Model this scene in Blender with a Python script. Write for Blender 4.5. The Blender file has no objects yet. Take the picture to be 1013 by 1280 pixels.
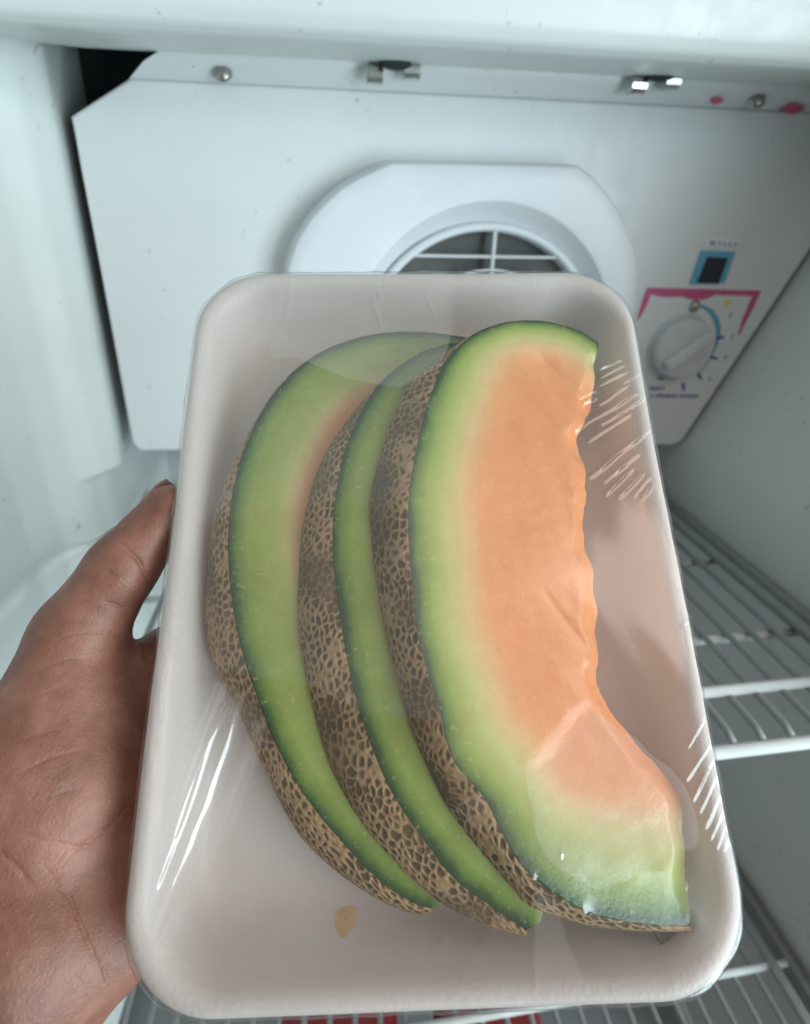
import bpy, bmesh, math, random
import numpy as np
from mathutils import Matrix, Vector
from mathutils.bvhtree import BVHTree

scene = bpy.context.scene
COL = scene.collection
rng = np.random.default_rng(7)

# ------------------------------------------------------------------ camera
cam_d = bpy.data.cameras.new('camera')
cam = bpy.data.objects.new('camera', cam_d)
COL.objects.link(cam)
cam.matrix_world = Matrix(((0.9909, 0.0487, -0.1256, 0), (-0.1334, 0.4819, -0.8660, 0), (0.0183, 0.8749, 0.4840, 0), (0, 0, 0, 1)))
cam_d.sensor_fit = 'VERTICAL'
cam_d.sensor_height = 36.0
cam_d.lens = 18.0
cam_d.clip_start = 0.01
cam_d.clip_end = 50
cam_d.dof.use_dof = True
cam_d.dof.focus_distance = 0.135
cam_d.dof.aperture_fstop = 11
scene.camera = cam

# ------------------------------------------------------------------ world and lamps
world = bpy.data.worlds.new('World')
scene.world = world
world.use_nodes = True
bg = world.node_tree.nodes['Background']
bg.inputs[0].default_value = (1.0, 0.90, 0.84, 1)
bg.inputs[1].default_value = 0.085


def area_lamp(name, loc, target, sx, sy, power, color):
    d = bpy.data.lights.new(name, 'AREA')
    d.shape = 'RECTANGLE'
    d.size, d.size_y = sx, sy
    d.energy = power
    d.color = color
    o = bpy.data.objects.new(name, d)
    o.location = loc
    o.rotation_euler = (Vector(target) - Vector(loc)).to_track_quat('-Z', 'Y').to_euler()
    COL.objects.link(o)
    return o


area_lamp('window_light', (1.02, -0.93, -0.26), (0.0, 0.25, -0.08), 0.9, 1.2, 27.5, (0.77, 0.945, 1.0))
area_lamp('room_light', (0.40, -0.65, 0.85), (0.0, 0.10, -0.08), 2.0, 1.6, 5.5, (1.0, 0.80, 0.70))
area_lamp('side_fill', (0.60, -0.16, 0.30), (0.03, 0.11, -0.08), 0.40, 0.40, 1.35, (1.0, 0.84, 0.76))  # added fill close on the right, makes the tray brighter towards that side

scene.view_settings.view_transform = 'Standard'
scene.view_settings.look = 'None'
scene.view_settings.exposure = 0.15
scene.view_settings.gamma = 1.0
scene.render.engine = 'CYCLES'
scene.cycles.max_bounces = 7
scene.cycles.transparent_max_bounces = 16

# ------------------------------------------------------------------ helpers


class NT:
    """tiny helper round a node tree"""

    def __init__(self, name):
        self.mat = bpy.data.materials.new(name)
        self.mat.use_nodes = True
        self.t = self.mat.node_tree
        self.n = self.t.nodes
        self.bsdf = self.n['Principled BSDF']
        self.out = self.n['Material Output']

    def add(self, typ, **kw):
        nd = self.n.new(typ)
        for k, v in kw.items():
            setattr(nd, k, v)
        return nd

    def link(self, a, b):
        self.t.links.new(a, b)

    def noise(self, scale, detail=4, rough=0.6, coord='Object', vec=None):
        nd = self.add('ShaderNodeTexNoise')
        nd.inputs['Scale'].default_value = scale
        nd.inputs['Detail'].default_value = detail
        nd.inputs['Roughness'].default_value = rough
        if vec is None:
            tc = self.add('ShaderNodeTexCoord')
            vec = tc.outputs[coord]
        self.link(vec, nd.inputs['Vector'])
        return nd

    def ramp(self, fac, stops, interp='LINEAR'):
        nd = self.add('ShaderNodeValToRGB')
        cr = nd.color_ramp
        cr.interpolation = interp
        while len(cr.elements) < len(stops):
            cr.elements.new(0.5)
        for e, (p, c) in zip(cr.elements, stops):
            e.position = p
            e.color = (*c, 1) if len(c) == 3 else c
        self.link(fac, nd.inputs['Fac'])
        return nd

    def mix(self, fac, a, b, blend='MIX'):
        nd = self.add('ShaderNodeMix', data_type='RGBA', blend_type=blend)
        for sock, v in ((nd.inputs[0], fac), (nd.inputs[6], a), (nd.inputs[7], b)):
            if hasattr(v, 'links'):
                self.link(v, sock)
            else:
                sock.default_value = v if not isinstance(v, tuple) else (*v, 1)
        return nd.outputs[2]

    def bump(self, height, strength, dist, normal=None):
        nd = self.add('ShaderNodeBump')
        nd.inputs['Strength'].default_value = strength
        nd.inputs['Distance'].default_value = dist
        self.link(height, nd.inputs['Height'])
        if normal is not None:
            self.link(normal, nd.inputs['Normal'])
        return nd.outputs['Normal']

    def set(self, **kw):
        for k, v in kw.items():
            s = self.bsdf.inputs[k.replace('_', ' ')]
            if hasattr(v, 'links'):
                self.link(v, s)
            else:
                s.default_value = (*v, 1) if isinstance(v, tuple) and len(v) == 3 and s.type == 'RGBA' else v
        return self.mat


def simple(name, col, rough=0.5, metal=0.0, var=0.08, scale=60, bump=0.0):
    m = NT(name)
    ns = m.noise(scale)
    a = tuple(c * (1 - var) for c in col)
    b = tuple(min(1, c * (1 + var)) for c in col)
    rp = m.ramp(ns.outputs['Fac'], [(0.3, a), (0.7, b)])
    m.set(Base_Color=rp.outputs['Color'], Roughness=rough, Metallic=metal)
    if bump:
        m.set(Normal=m.bump(ns.outputs['Fac'], bump, 0.001))
    return m.mat


def mesh_obj(name, verts, faces, mat, parent=None, smooth=True, matrix=None, attrs=None):
    me = bpy.data.meshes.new(name)
    if isinstance(faces, np.ndarray):
        nvv, nff = len(verts), len(faces)
        me.vertices.add(nvv)
        me.vertices.foreach_set('co', np.asarray(verts, np.float32).ravel())
        me.loops.add(nff * 4)
        me.loops.foreach_set('vertex_index', np.ascontiguousarray(faces).astype(np.int32).ravel())
        me.polygons.add(nff)
        me.polygons.foreach_set('loop_start', np.arange(0, nff * 4, 4, dtype=np.int32))
        me.update(calc_edges=True)
        me.validate()
    else:
        if isinstance(verts, np.ndarray):
            verts = verts.tolist()
        me.from_pydata(verts, [], faces)
    if smooth:
        me.polygons.foreach_set('use_smooth', [True] * len(me.polygons))
    for k, v in (attrs or {}).items():
        a = me.attributes.new(k, 'FLOAT', 'POINT')
        a.data.foreach_set('value', np.asarray(v, dtype=np.float32))
    me.materials.append(mat)
    me.update()
    o = bpy.data.objects.new(name, me)
    COL.objects.link(o)
    if parent is not None:
        o.parent = parent
    if matrix is not None:
        o.matrix_world = matrix
    return o


def empty(name, loc=(0, 0, 0), matrix=None):
    o = bpy.data.objects.new(name, None)
    o.empty_display_size = 0.01
    COL.objects.link(o)
    if matrix is not None:
        o.matrix_world = matrix
    else:
        o.location = loc
    return o


def tag(o, label=None, cat=None, group=None, kind=None):
    for k, v in (('label', label), ('category', cat), ('group', group), ('kind', kind)):
        if v:
            o[k] = v
    return o


def grid_faces(n, m, wrap_m=False, wrap_n=False):
    i = np.arange(n if wrap_n else n - 1)[:, None]
    j = np.arange(m if wrap_m else m - 1)[None, :]
    i2 = (i + 1) % n
    j2 = (j + 1) % m
    f = np.stack([i * m + j, i2 * m + j, i2 * m + j2, i * m + j2], -1)
    return f.reshape(-1, 4)


def bm_obj(name, bm, mat, parent=None, smooth=False):
    bmesh.ops.recalc_face_normals(bm, faces=bm.faces)
    me = bpy.data.meshes.new(name)
    bm.to_mesh(me)
    bm.free()
    if smooth:
        me.polygons.foreach_set('use_smooth', [True] * len(me.polygons))
    me.materials.append(mat)
    o = bpy.data.objects.new(name, me)
    COL.objects.link(o)
    if parent is not None:
        o.parent = parent
    return o


def box_bm(x0, x1, y0, y1, z0, z1, bev=0.0, seg=2):
    bm = bmesh.new()
    bmesh.ops.create_cube(bm, size=1)
    for v in bm.verts:
        v.co = Vector(((x0 + x1) / 2 + v.co.x * (x1 - x0), (y0 + y1) / 2 + v.co.y * (y1 - y0), (z0 + z1) / 2 + v.co.z * (z1 - z0)))
    if bev:
        bmesh.ops.bevel(bm, geom=list(bm.edges), offset=bev, segments=seg, affect='EDGES', profile=0.5)
    return bm


def prism_xz(poly, y0, y1, bev=0.0, seg=2):
    """polygon in XZ, extruded from y0 (towards the viewer) to y1"""
    bm = bmesh.new()
    a = [bm.verts.new((x, y0, z)) for x, z in poly]
    b = [bm.verts.new((x, y1, z)) for x, z in poly]
    f0 = bm.faces.new(a)
    bm.faces.new(b[::-1])
    n = len(poly)
    for i in range(n):
        bm.faces.new((a[i], b[i], b[(i + 1) % n], a[(i + 1) % n]))
    if bev:
        bmesh.ops.bevel(bm, geom=list(f0.edges), offset=bev, segments=seg, affect='EDGES', profile=0.5)
    return bm


def tube(pts, r, seg=10):
    """capped tube along a polyline, returns bmesh"""
    bm = bmesh.new()
    pts = [Vector(p) for p in pts]
    rings = []
    for i, p in enumerate(pts):
        d = (pts[min(i + 1, len(pts) - 1)] - pts[max(i - 1, 0)]).normalized()
        q = d.to_track_quat('Z', 'Y')
        rings.append([bm.verts.new(p + q @ Vector((r * math.cos(2 * math.pi * k / seg), r * math.sin(2 * math.pi * k / seg), 0))) for k in range(seg)])
    for a, b in zip(rings, rings[1:]):
        for k in range(seg):
            bm.faces.new((a[k], a[(k + 1) % seg], b[(k + 1) % seg], b[k]))
    bm.faces.new(rings[0][::-1])
    bm.faces.new(rings[-1])
    return bm


def lathe_y(cx, cz, prof, seg=48, arc=(0, 2 * math.pi), sx=1.0, sz=1.0):
    """profile [(r, y)] turned round an axis along Y"""
    bm = bmesh.new()
    full = abs(arc[1] - arc[0] - 2 * math.pi) < 1e-6
    n = seg if full else seg + 1
    rings = []
    for k in range(n):
        a = arc[0] + (arc[1] - arc[0]) * k / seg
        rings.append([bm.verts.new((cx + sx * r * math.cos(a), y, cz + sz * r * math.sin(a))) for r, y in prof])
    for k in range(n if full else n - 1):
        a, b = rings[k], rings[(k + 1) % n]
        for j in range(len(prof) - 1):
            bm.faces.new((a[j], b[j], b[j + 1], a[j + 1]))
    return bm


def resample(pts, n):
    p = np.asarray(pts, float)
    # smooth with a Catmull-Rom pass, then even arc length
    m = len(p)
    ext = np.vstack([2 * p[0] - p[1], p, 2 * p[-1] - p[-2]])
    out = []
    for i in range(m - 1):
        p0, p1, p2, p3 = ext[i], ext[i + 1], ext[i + 2], ext[i + 3]
        t = np.linspace(0, 1, 24, endpoint=False)[:, None]
        out.append(0.5 * ((2 * p1) + (-p0 + p2) * t + (2 * p0 - 5 * p1 + 4 * p2 - p3) * t ** 2 + (-p0 + 3 * p1 - 3 * p2 + p3) * t ** 3))
    out.append(p[-1:])
    q = np.vstack(out)
    s = np.concatenate([[0], np.cumsum(np.linalg.norm(np.diff(q, axis=0), axis=1))])
    tt = np.linspace(0, s[-1], n)
    return np.stack([np.interp(tt, s, q[:, k]) for k in range(q.shape[1])], 1)


def seg_dist(P, A, B):
    d = B - A
    L = np.linalg.norm(d)
    d = d / L
    t = (P - A) @ d
    tc_ = np.clip(t, 0, L)
    q = P - (A + tc_[:, None] * d)
    side = (P - A) @ np.array([-d[1], d[0]])
    return np.hypot(q[:, 0], q[:, 1]), t / L, side


def sstep(a, b, x):
    t = np.clip((x - a) / (b - a), 0, 1)
    return t * t * (3 - 2 * t)


def vnoise(p, seed=0):
    """cheap smooth 2D/3D noise made of rotated sines, about -1..1"""
    r = np.random.default_rng(seed)
    out = np.zeros(len(p))
    for k in range(9):
        d = r.normal(size=p.shape[1])
        d /= np.linalg.norm(d)
        out += np.sin(p @ d * r.uniform(0.6, 1.6) + r.uniform(0, 6.28))
    return out / 4.0


DATA = {
 'O3': [[57.8,71.8,-2.6],[52.9,74.7,-1.6],[48.1,76.2,-0.6],[40.1,77.1,1.0],[29.3,75.5,3.1],[19.9,71.2,5.0],[13.3,65.7,6.3],[7.1,57.5,7.6],[3.0,47.8,8.4],[-0.1,37.4,9.0],[-2.9,25.3,9.6],[-4.5,13.9,9.9],[-4.6,1.1,9.9],[-3.8,-9.1,9.8],[-3.1,-18.7,9.6],[-0.9,-28.0,9.2],[1.7,-37.0,8.7],[2.9,-43.1,8.4],[4.9,-48.2,8.0],[8.4,-52.2,7.3],[11.9,-56.8,6.6],[15.4,-64.1,5.9],[19.2,-69.9,5.2],[25.2,-74.9,4.0],[33.2,-79.5,2.4],[43.5,-82.5,0.3],[51.3,-83.9,-1.3],[57.7,-84.7,-2.5]],
 'I3': [[57.8,71.8,-2.6],[56.1,62.1,-2.2],[54.2,50.5,-1.8],[50.7,44.7,-1.1],[46.5,38.8,-0.3],[47.9,34.0,-0.6],[47.4,21.4,-0.5],[45.1,4.8,-0.0],[46.2,-4.1,-0.2],[45.9,-16.9,-0.2],[44.0,-27.0,0.2],[43.1,-32.8,0.4],[46.2,-38.6,-0.2],[52.0,-46.2,-1.4],[59.4,-53.8,-2.9],[61.7,-59.3,-3.3],[61.0,-67.8,-3.2],[60.8,-72.7,-3.2],[59.4,-79.0,-2.9],[57.7,-84.7,-2.5]],
 'B3': [[59.7,72.2,-7.5],[54.7,74.8,-6.7],[49.9,76.8,-6.0],[41.7,77.8,-4.8],[32.1,76.8,-3.3],[21.5,73.9,-1.7],[12.3,67.7,-0.3],[-1.1,57.4,1.7],[-8.0,43.4,2.7],[-12.1,30.5,3.3],[-14.8,18.4,3.7],[-14.6,7.1,3.7],[-13.3,-3.7,3.5],[-11.3,-16.1,3.2],[-8.5,-27.8,2.8],[-5.7,-39.1,2.4],[-2.1,-48.1,1.8],[3.3,-58.6,1.0],[10.4,-67.6,-0.1],[17.4,-75.4,-1.1],[21.3,-79.4,-1.7],[26.4,-81.4,-2.5],[34.8,-84.2,-3.7],[45.5,-86.1,-5.3],[53.5,-86.8,-6.5],[60.0,-87.4,-7.5]],
 'O2': [[19.8,71.5,-1.7],[9.4,69.8,-0.1],[-0.9,64.5,1.4],[-10.7,55.3,2.9],[-16.6,45.5,3.8],[-22.1,30.1,4.6],[-24.4,13.6,5.0],[-24.3,0.4,4.9],[-22.4,-14.0,4.7],[-19.3,-29.5,4.2],[-15.4,-42.3,3.6],[-9.8,-54.6,2.8],[-2.6,-64.8,1.7],[4.4,-73.2,0.6],[11.6,-78.4,-0.4],[20.1,-84.1,-1.7]],
 'B2': [[20.8,73.1,-7.4],[9.0,71.8,-6.2],[-1.1,67.0,-5.2],[-11.9,56.6,-4.1],[-21.8,45.3,-3.1],[-29.8,30.7,-2.3],[-33.7,13.6,-1.9],[-34.6,-2.4,-1.8],[-33.5,-19.3,-2.0],[-29.9,-35.1,-2.3],[-25.6,-48.2,-2.7],[-19.6,-59.0,-3.3],[-12.0,-68.1,-4.1],[-4.5,-75.2,-4.9],[2.9,-80.8,-5.6],[12.2,-84.9,-6.5],[20.8,-87.0,-7.4]],
 'O1': [[18.4,76.8,-7.3],[13.0,77.7,-6.8],[-0.2,78.4,-5.5],[-13.3,76.6,-4.2],[-26.0,71.6,-2.9],[-35.6,64.3,-1.9],[-43.6,54.0,-1.1],[-48.7,43.1,-0.6],[-52.4,30.2,-0.3],[-53.9,15.7,-0.1],[-53.2,2.0,-0.2],[-51.0,-10.8,-0.4],[-47.5,-23.1,-0.8],[-42.7,-34.8,-1.2],[-37.3,-46.0,-1.8],[-30.1,-56.8,-2.5],[-21.4,-66.5,-3.4],[-12.0,-75.2,-4.3],[-4.6,-79.6,-5.0],[-0.9,-80.6,-5.4]],
 'B1': [[19.2,78.3,-12.8],[13.8,79.0,-12.8],[0.1,80.4,-12.8],[-12.5,79.2,-12.8],[-25.0,74.9,-12.8],[-35.5,68.2,-12.8],[-45.6,58.0,-12.8],[-55.1,38.2,-12.8],[-61.5,22.4,-12.8],[-63.5,5.0,-12.8],[-62.8,-11.3,-12.8],[-58.9,-24.6,-12.8],[-51.3,-37.2,-12.8],[-43.6,-51.1,-12.8],[-35.6,-64.3,-12.8],[-26.2,-73.4,-12.8],[-16.2,-79.9,-12.8],[-6.4,-83.9,-12.8],[-0.9,-84.2,-12.8]],
 'WET': [[21.1,-49.9,4.8],[21.8,-56.6,4.6],[22.3,-63.1,4.5],[25.9,-68.9,3.8],[30.3,-72.8,2.9],[34.9,-74.8,2.0],[40.9,-74.1,0.8],[46.3,-72.2,-0.3],[54.2,-69.2,-1.8],[61.1,-68.1,-3.2],[62.0,-61.9,-3.4],[60.3,-55.3,-3.1],[51.9,-46.6,-1.4],[45.1,-41.3,-0.0],[39.0,-38.3,1.2],[33.5,-42.7,2.3],[28.6,-46.0,3.3]],
 'HAND': {'thumb_tip':[-73.8,18.6,-7.5],'thumb_ip':[-85.8,1.5,-8.0],'thumb_mcp':[-97.1,-16.7,-12.0],'thumb_mid':[-102.7,-47.7,-12.0],'thumb_cmc':[-109.2,-76.6,-14.0],'thenar1':[-93.4,-36.7,-20.0],'thenar2':[-94.4,-56.2,-16.0],'wrist':[-102.3,-90.8,-18.0],'fore':[-115.0,-124.0,-20.0],'imcp':[-77.1,-23.4,-30.0],'mmcp':[-69.6,-41.8,-36.0],'rmcp':[-63.2,-60.1,-38.0],'pmcp':[-60.0,-75.0,-38.0],'hypo1':[-81.5,-86.5,-24.0],'hypo2':[-79.7,-75.6,-28.0]},
 'CREASE': [[[-83.0,7.4,0.0],[-79.3,4.2,-0.0],[-76.1,0.7,0.0],[-72.7,-5.6,0.0]],[[-85.7,-0.0,-0.0],[-82.6,-2.3,0.0]],[[-85.2,-8.6,0.0],[-81.6,-9.5,0.0],[-78.3,-10.8,0.0]],[[-97.3,-19.1,0.0],[-90.7,-16.8,0.0],[-84.6,-16.6,0.0],[-77.3,-17.9,0.0]],[[-98.2,-25.0,0.0],[-92.6,-23.3,0.0],[-85.6,-22.9,0.0]],[[-98.8,-32.0,0.0],[-91.5,-29.5,0.0]],[[-101.5,-42.5,0.0],[-95.3,-40.5,0.0],[-89.7,-39.5,0.0]],[[-98.8,-49.2,0.0],[-92.3,-46.2,0.0],[-84.2,-43.8,0.0]],[[-92.5,-55.1,0.0],[-87.2,-53.2,0.0],[-82.7,-52.3,0.0]],[[-99.6,-64.7,0.0],[-94.2,-69.2,0.0],[-89.9,-73.2,0.0]],[[-97.2,-60.9,0.0],[-89.0,-63.5,0.0],[-78.8,-64.9,0.0]],[[-87.2,-68.6,0.0],[-84.2,-65.1,0.0],[-78.9,-64.3,-0.0],[-73.4,-58.6,0.0],[-70.0,-53.6,0.0]],[[-85.4,-68.7,0.0],[-80.8,-64.1,0.0],[-75.0,-60.2,0.0]],[[-88.6,-68.6,0.0],[-84.7,-72.6,0.0],[-82.0,-74.8,0.0],[-78.0,-81.0,0.0],[-74.1,-86.9,0.0],[-71.7,-91.2,0.0]],[[-82.1,-80.1,0.0],[-82.4,-75.7,0.0]],[[-77.6,-15.5,-0.0],[-74.7,-18.6,0.0],[-72.3,-24.5,0.0]],[[-97.1,-76.8,0.0],[-92.8,-80.6,0.0],[-89.6,-83.6,0.0]]],
 'FOLD': [['a',[[48.3,34.8],[62.6,44.2]]],['a',[[47.0,23.4],[57.9,31.9]]],['a',[[51.2,22.3],[62.9,31.3]]],['a',[[51.1,18.5],[60.3,26.4]]],['a',[[55.1,18.0],[63.1,25.1]]],['a',[[59.7,18.4],[65.2,23.8]]],['a',[[61.9,17.9],[65.5,21.6]]],['a',[[44.2,37.7],[51.6,42.5]]],['a',[[61.8,54.5],[67.8,58.1]]],['a',[[46.9,48.4],[52.9,51.9]]],['a',[[47.4,46.5],[52.5,49.2]]],['a',[[54.4,53.8],[65.1,59.8]]],['a',[[53.4,47.0],[67.0,56.4]]],['a',[[52.4,43.0],[66.2,51.5]]],['a',[[55.2,56.5],[64.1,61.5]]],['a',[[53.0,40.4],[67.8,49.5]]],['a',[[63.1,46.9],[69.0,50.9]]],['a',[[53.3,28.9],[67.7,38.9]]],['a',[[55.1,59.3],[63.1,63.2]]],['b',[[62.5,-46.9],[68.2,-40.8]]],['b',[[61.1,-53.9],[69.3,-45.3]]],['b',[[61.8,-58.2],[69.7,-48.0]]],['b',[[63.1,-60.7],[70.0,-51.5]]],['b',[[63.7,-64.0],[69.6,-55.8]]],['b',[[64.5,-66.5],[69.7,-59.2]]],['b',[[65.7,-68.1],[69.5,-62.5]]],['b',[[67.2,-68.9],[69.5,-65.0]]],['b',[[71.6,-10.3],[74.2,-8.3]]],['b',[[67.3,-17.5],[69.8,-15.5]]],['c',[[-67.5,76.3],[-66.3,49.7]]],['c',[[-64.7,75.7],[-63.8,50.5]]],['c',[[-62.0,75.1],[-61.3,51.3]]],['c',[[-59.2,74.5],[-58.8,52.1]]],['c',[[-56.5,73.9],[-56.3,52.8]]],['c',[[-53.7,73.3],[-53.7,53.6]]],['c',[[-51.0,72.6],[-51.2,54.4]]],['d',[[-15.6,91.1],[-11.1,72.9]]],['d',[[-13.5,90.1],[-8.0,77.3]]],['d',[[-0.4,83.3],[2.4,74.2]]],['d',[[1.9,89.4],[5.7,77.2]]],['d',[[-10.4,94.2],[-9.4,89.5]]],['d',[[-40.0,94.4],[-41.7,77.6]]],['E',[[-52.0,-30.7],[-56.4,-45.0],[-60.4,-60.0],[-63.3,-72.5]]],['E',[[-41.6,-39.2],[-45.5,-51.3],[-51.4,-65.1],[-56.8,-75.6],[-61.3,-85.7]]],['E',[[-47.0,-32.7],[-50.2,-45.2],[-54.9,-60.2],[-59.6,-71.8],[-62.8,-82.1]]],['e',[[-50.7,-34.4],[-55.3,-46.8],[-59.1,-60.1],[-62.1,-71.0],[-63.8,-75.5]]],['e',[[-49.2,-34.1],[-53.4,-43.4],[-57.1,-56.9],[-61.2,-68.7],[-63.6,-73.2]]],['e',[[-42.2,-39.2],[-46.5,-51.3],[-52.2,-63.5],[-57.5,-74.1],[-61.9,-84.2]]],['f',[[21.9,-74.0],[20.8,-85.1],[20.3,-94.3]]],['z',[[25.7,-76.4],[29.1,-86.8],[32.9,-96.0]]],['g',[[-67.2,-7.7],[-64.8,-9.2]]],['g',[[-67.4,-11.2],[-63.8,-12.5]]],['g',[[-67.3,-13.9],[-62.9,-15.4]]],['g',[[-65.4,-16.9],[-63.1,-18.9]]],['h',[[-69.1,-18.8],[-68.1,-37.7],[-65.3,-63.1]]],['h',[[-67.1,-18.9],[-65.3,-37.7],[-64.2,-61.6]]],['k',[[16.6,-77.6],[8.9,-84.8],[4.1,-94.5]]],['k',[[9.3,-78.9],[-1.6,-87.4],[-8.7,-94.8]]]],
 'EB': [[-53.7,-26.9],[-40.7,-38.3],[-45.4,-53.0],[-52.4,-67.4],[-60.7,-86.4],[-64.7,-78.4],[-61.8,-63.2],[-57.4,-45.0]],
 'STAIN': [[-22.0,-86.8,-17.0]],
 'DROPS': [[61.7,-74.7,-9.5],[59.4,-77.8,-8.8],[28.3,-68.2,0.5],[55.4,-87.8,-7.6]],
}


# ------------------------------------------------------------------ materials


def liner_material(name, col, rough=0.35):
    m = NT(name)
    tc = m.add('ShaderNodeTexCoord')
    big = m.noise(9, 3, 0.6, vec=tc.outputs['Object'])
    c = m.ramp(big.outputs['Fac'], [(0.3, tuple(x * 0.95 for x in col)), (0.7, col)])
    sp = m.noise(210, 2, 0.5, vec=tc.outputs['Object'])
    gate = m.noise(26, 2, 0.5, vec=tc.outputs['Object'])
    s1 = m.ramp(sp.outputs['Fac'], [(0.66, (0, 0, 0)), (0.72, (1, 1, 1))])
    s2 = m.ramp(gate.outputs['Fac'], [(0.52, (0, 0, 0)), (0.62, (1, 1, 1))])
    f = m.mix(1.0, s1.outputs['Color'], s2.outputs['Color'], 'MULTIPLY')
    f2 = m.mix(1.0, f, (0.55, 0.55, 0.55), 'MULTIPLY')
    dirt = m.mix(f2, c.outputs['Color'], (0.22, 0.20, 0.18))
    wv = m.noise(60, 5, 0.7, vec=tc.outputs['Object'])
    rr = m.ramp(wv.outputs['Fac'], [(0.3, (rough - 0.08,) * 3), (0.7, (rough + 0.15,) * 3)])
    m.set(Base_Color=dirt, Roughness=rr.outputs['Color'], Normal=m.bump(big.outputs['Fac'], 0.15, 0.004))
    return m.mat


M_liner = liner_material('liner_plastic', (0.74, 0.78, 0.76), 0.38)
M_rightwall = liner_material('liner_plastic_side', (0.70, 0.72, 0.70), 0.55)
M_panel = liner_material('panel_plastic', (0.76, 0.79, 0.80), 0.42)
M_shroud = simple('shroud_plastic', (0.74, 0.78, 0.82), 0.4, 0, 0.03, 30)
M_dark = simple('dark_cavity_and_shade', (0.02, 0.03, 0.032), 0.8, 0, 0.2, 40)
M_bar = simple('grille_plastic', (0.68, 0.72, 0.74), 0.45, 0, 0.04, 60)
M_fanshade = simple('fan_shade', (0.09, 0.095, 0.09), 0.7, 0, 0.3, 35)
M_metal = simple('zinc_metal', (0.62, 0.64, 0.60), 0.28, 1.0, 0.2, 300)
M_screw = simple('screw_metal', (0.38, 0.37, 0.34), 0.38, 1.0, 0.3, 400)
M_wire = simple('grey_wire', (0.27, 0.295, 0.295), 0.45, 0, 0.10, 80)
M_rod = simple('coated_rod', (0.64, 0.69, 0.69), 0.4, 0, 0.06, 80)
M_pink = simple('pink_print', (0.58, 0.10, 0.24), 0.5, 0, 0.15, 200)
M_blue = simple('light_blue_print', (0.12, 0.40, 0.56), 0.5, 0, 0.12, 200)
M_navy = simple('navy_print', (0.10, 0.13, 0.36), 0.5, 0, 0.2, 300)
M_yellow = simple('yellow_print', (0.75, 0.70, 0.25), 0.5, 0, 0.1, 300)
M_black = simple('black_window', (0.012, 0.018, 0.024), 0.25, 0, 0.2, 100)
M_whiteprint = simple('white_print', (0.78, 0.82, 0.84), 0.5, 0, 0.05, 200)
M_redstain = simple('red_stain', (0.62, 0.10, 0.20), 0.5, 0, 0.3, 200)
M_red = simple('red_wrapper', (0.28, 0.03, 0.04), 0.35, 0, 0.3, 60)
M_knob = simple('knob_plastic', (0.62, 0.65, 0.66), 0.4, 0, 0.05, 60)

# ------------------------------------------------------------------ setting: freezer interior


def left_x(y, z):
    ys = [0.05, 0.20, 0.33, 0.355, 0.370, 0.382, 0.391, 0.3975, 0.45, 0.53]
    xs = [-0.207, -0.203, -0.196, -0.188, -0.176, -0.162, -0.1555, -0.1530, -0.1600, -0.1600]
    base = np.interp(y, [0.05, 0.20, 0.33, 0.355, 0.370, 0.378, 0.40, 0.53], [-0.207, -0.203, -0.196, -0.188, -0.1762, -0.172, -0.166, -0.160])
    fl = np.clip(np.interp(y, ys, xs) - base, 0, 1)      # moulded flange, only above the shelf space
    q = np.clip((z + 0.1735) / 0.008, 0, 1)
    return base + fl * q * q * (3 - 2 * q) + 0.069 * (np.maximum(z, -0.25) - 0.06)


def ceil_z(y):
    ys = [0.2895, 0.2905, 0.2925, 0.296, 0.302, 0.310, 0.330, 0.360, 0.387, 0.393, 0.399]
    zs = [0.160, 0.090, 0.0795, 0.0742, 0.0722, 0.0728, 0.0765, 0.0812, 0.0842, 0.0850, 0.125]
    return np.interp(y, ys, zs)


Ys = np.concatenate([np.linspace(0.05, 0.285, 10), np.linspace(0.2895, 0.2925, 6), np.linspace(0.2935, 0.312, 12), np.linspace(0.318, 0.399, 34), [0.41, 0.43, 0.45, 0.53]])
rows = []
for y in Ys:
    zc = float(ceil_z(y))
    R = float(np.interp(y, [0.35, 0.39], [0.030, 0.007]))
    pts = []
    for z in np.concatenate([np.linspace(-0.64, -0.18, 12), np.linspace(-0.1745, -0.1640, 12), np.linspace(-0.155, zc - R, 26)]):
        pts.append((float(left_x(y, z)), y, z))
    xl = float(left_x(y, zc - R))
    for a in np.linspace(math.pi, math.pi / 2, 12)[1:]:
        pts.append((xl + R + R * math.cos(a), y, zc - R + R * math.sin(a)))
    for x in np.linspace(xl + R, 0.42, 30)[1:]:
        pts.append((x, y, zc + (0.006 * x)))
    rows.append(pts)
nm = len(rows[0])
V = np.array(rows).reshape(-1, 3)
V[:, 2] += 0.0
tag(mesh_obj('freezer_liner', V, grid_faces(len(rows), nm)[:, ::-1], M_liner), kind='structure')

def right_x(z):
    return np.interp(z, [-0.7, -0.20, -0.165, -0.007, 0.10], [0.311, 0.313, 0.3165, 0.3765, 0.418])


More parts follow.
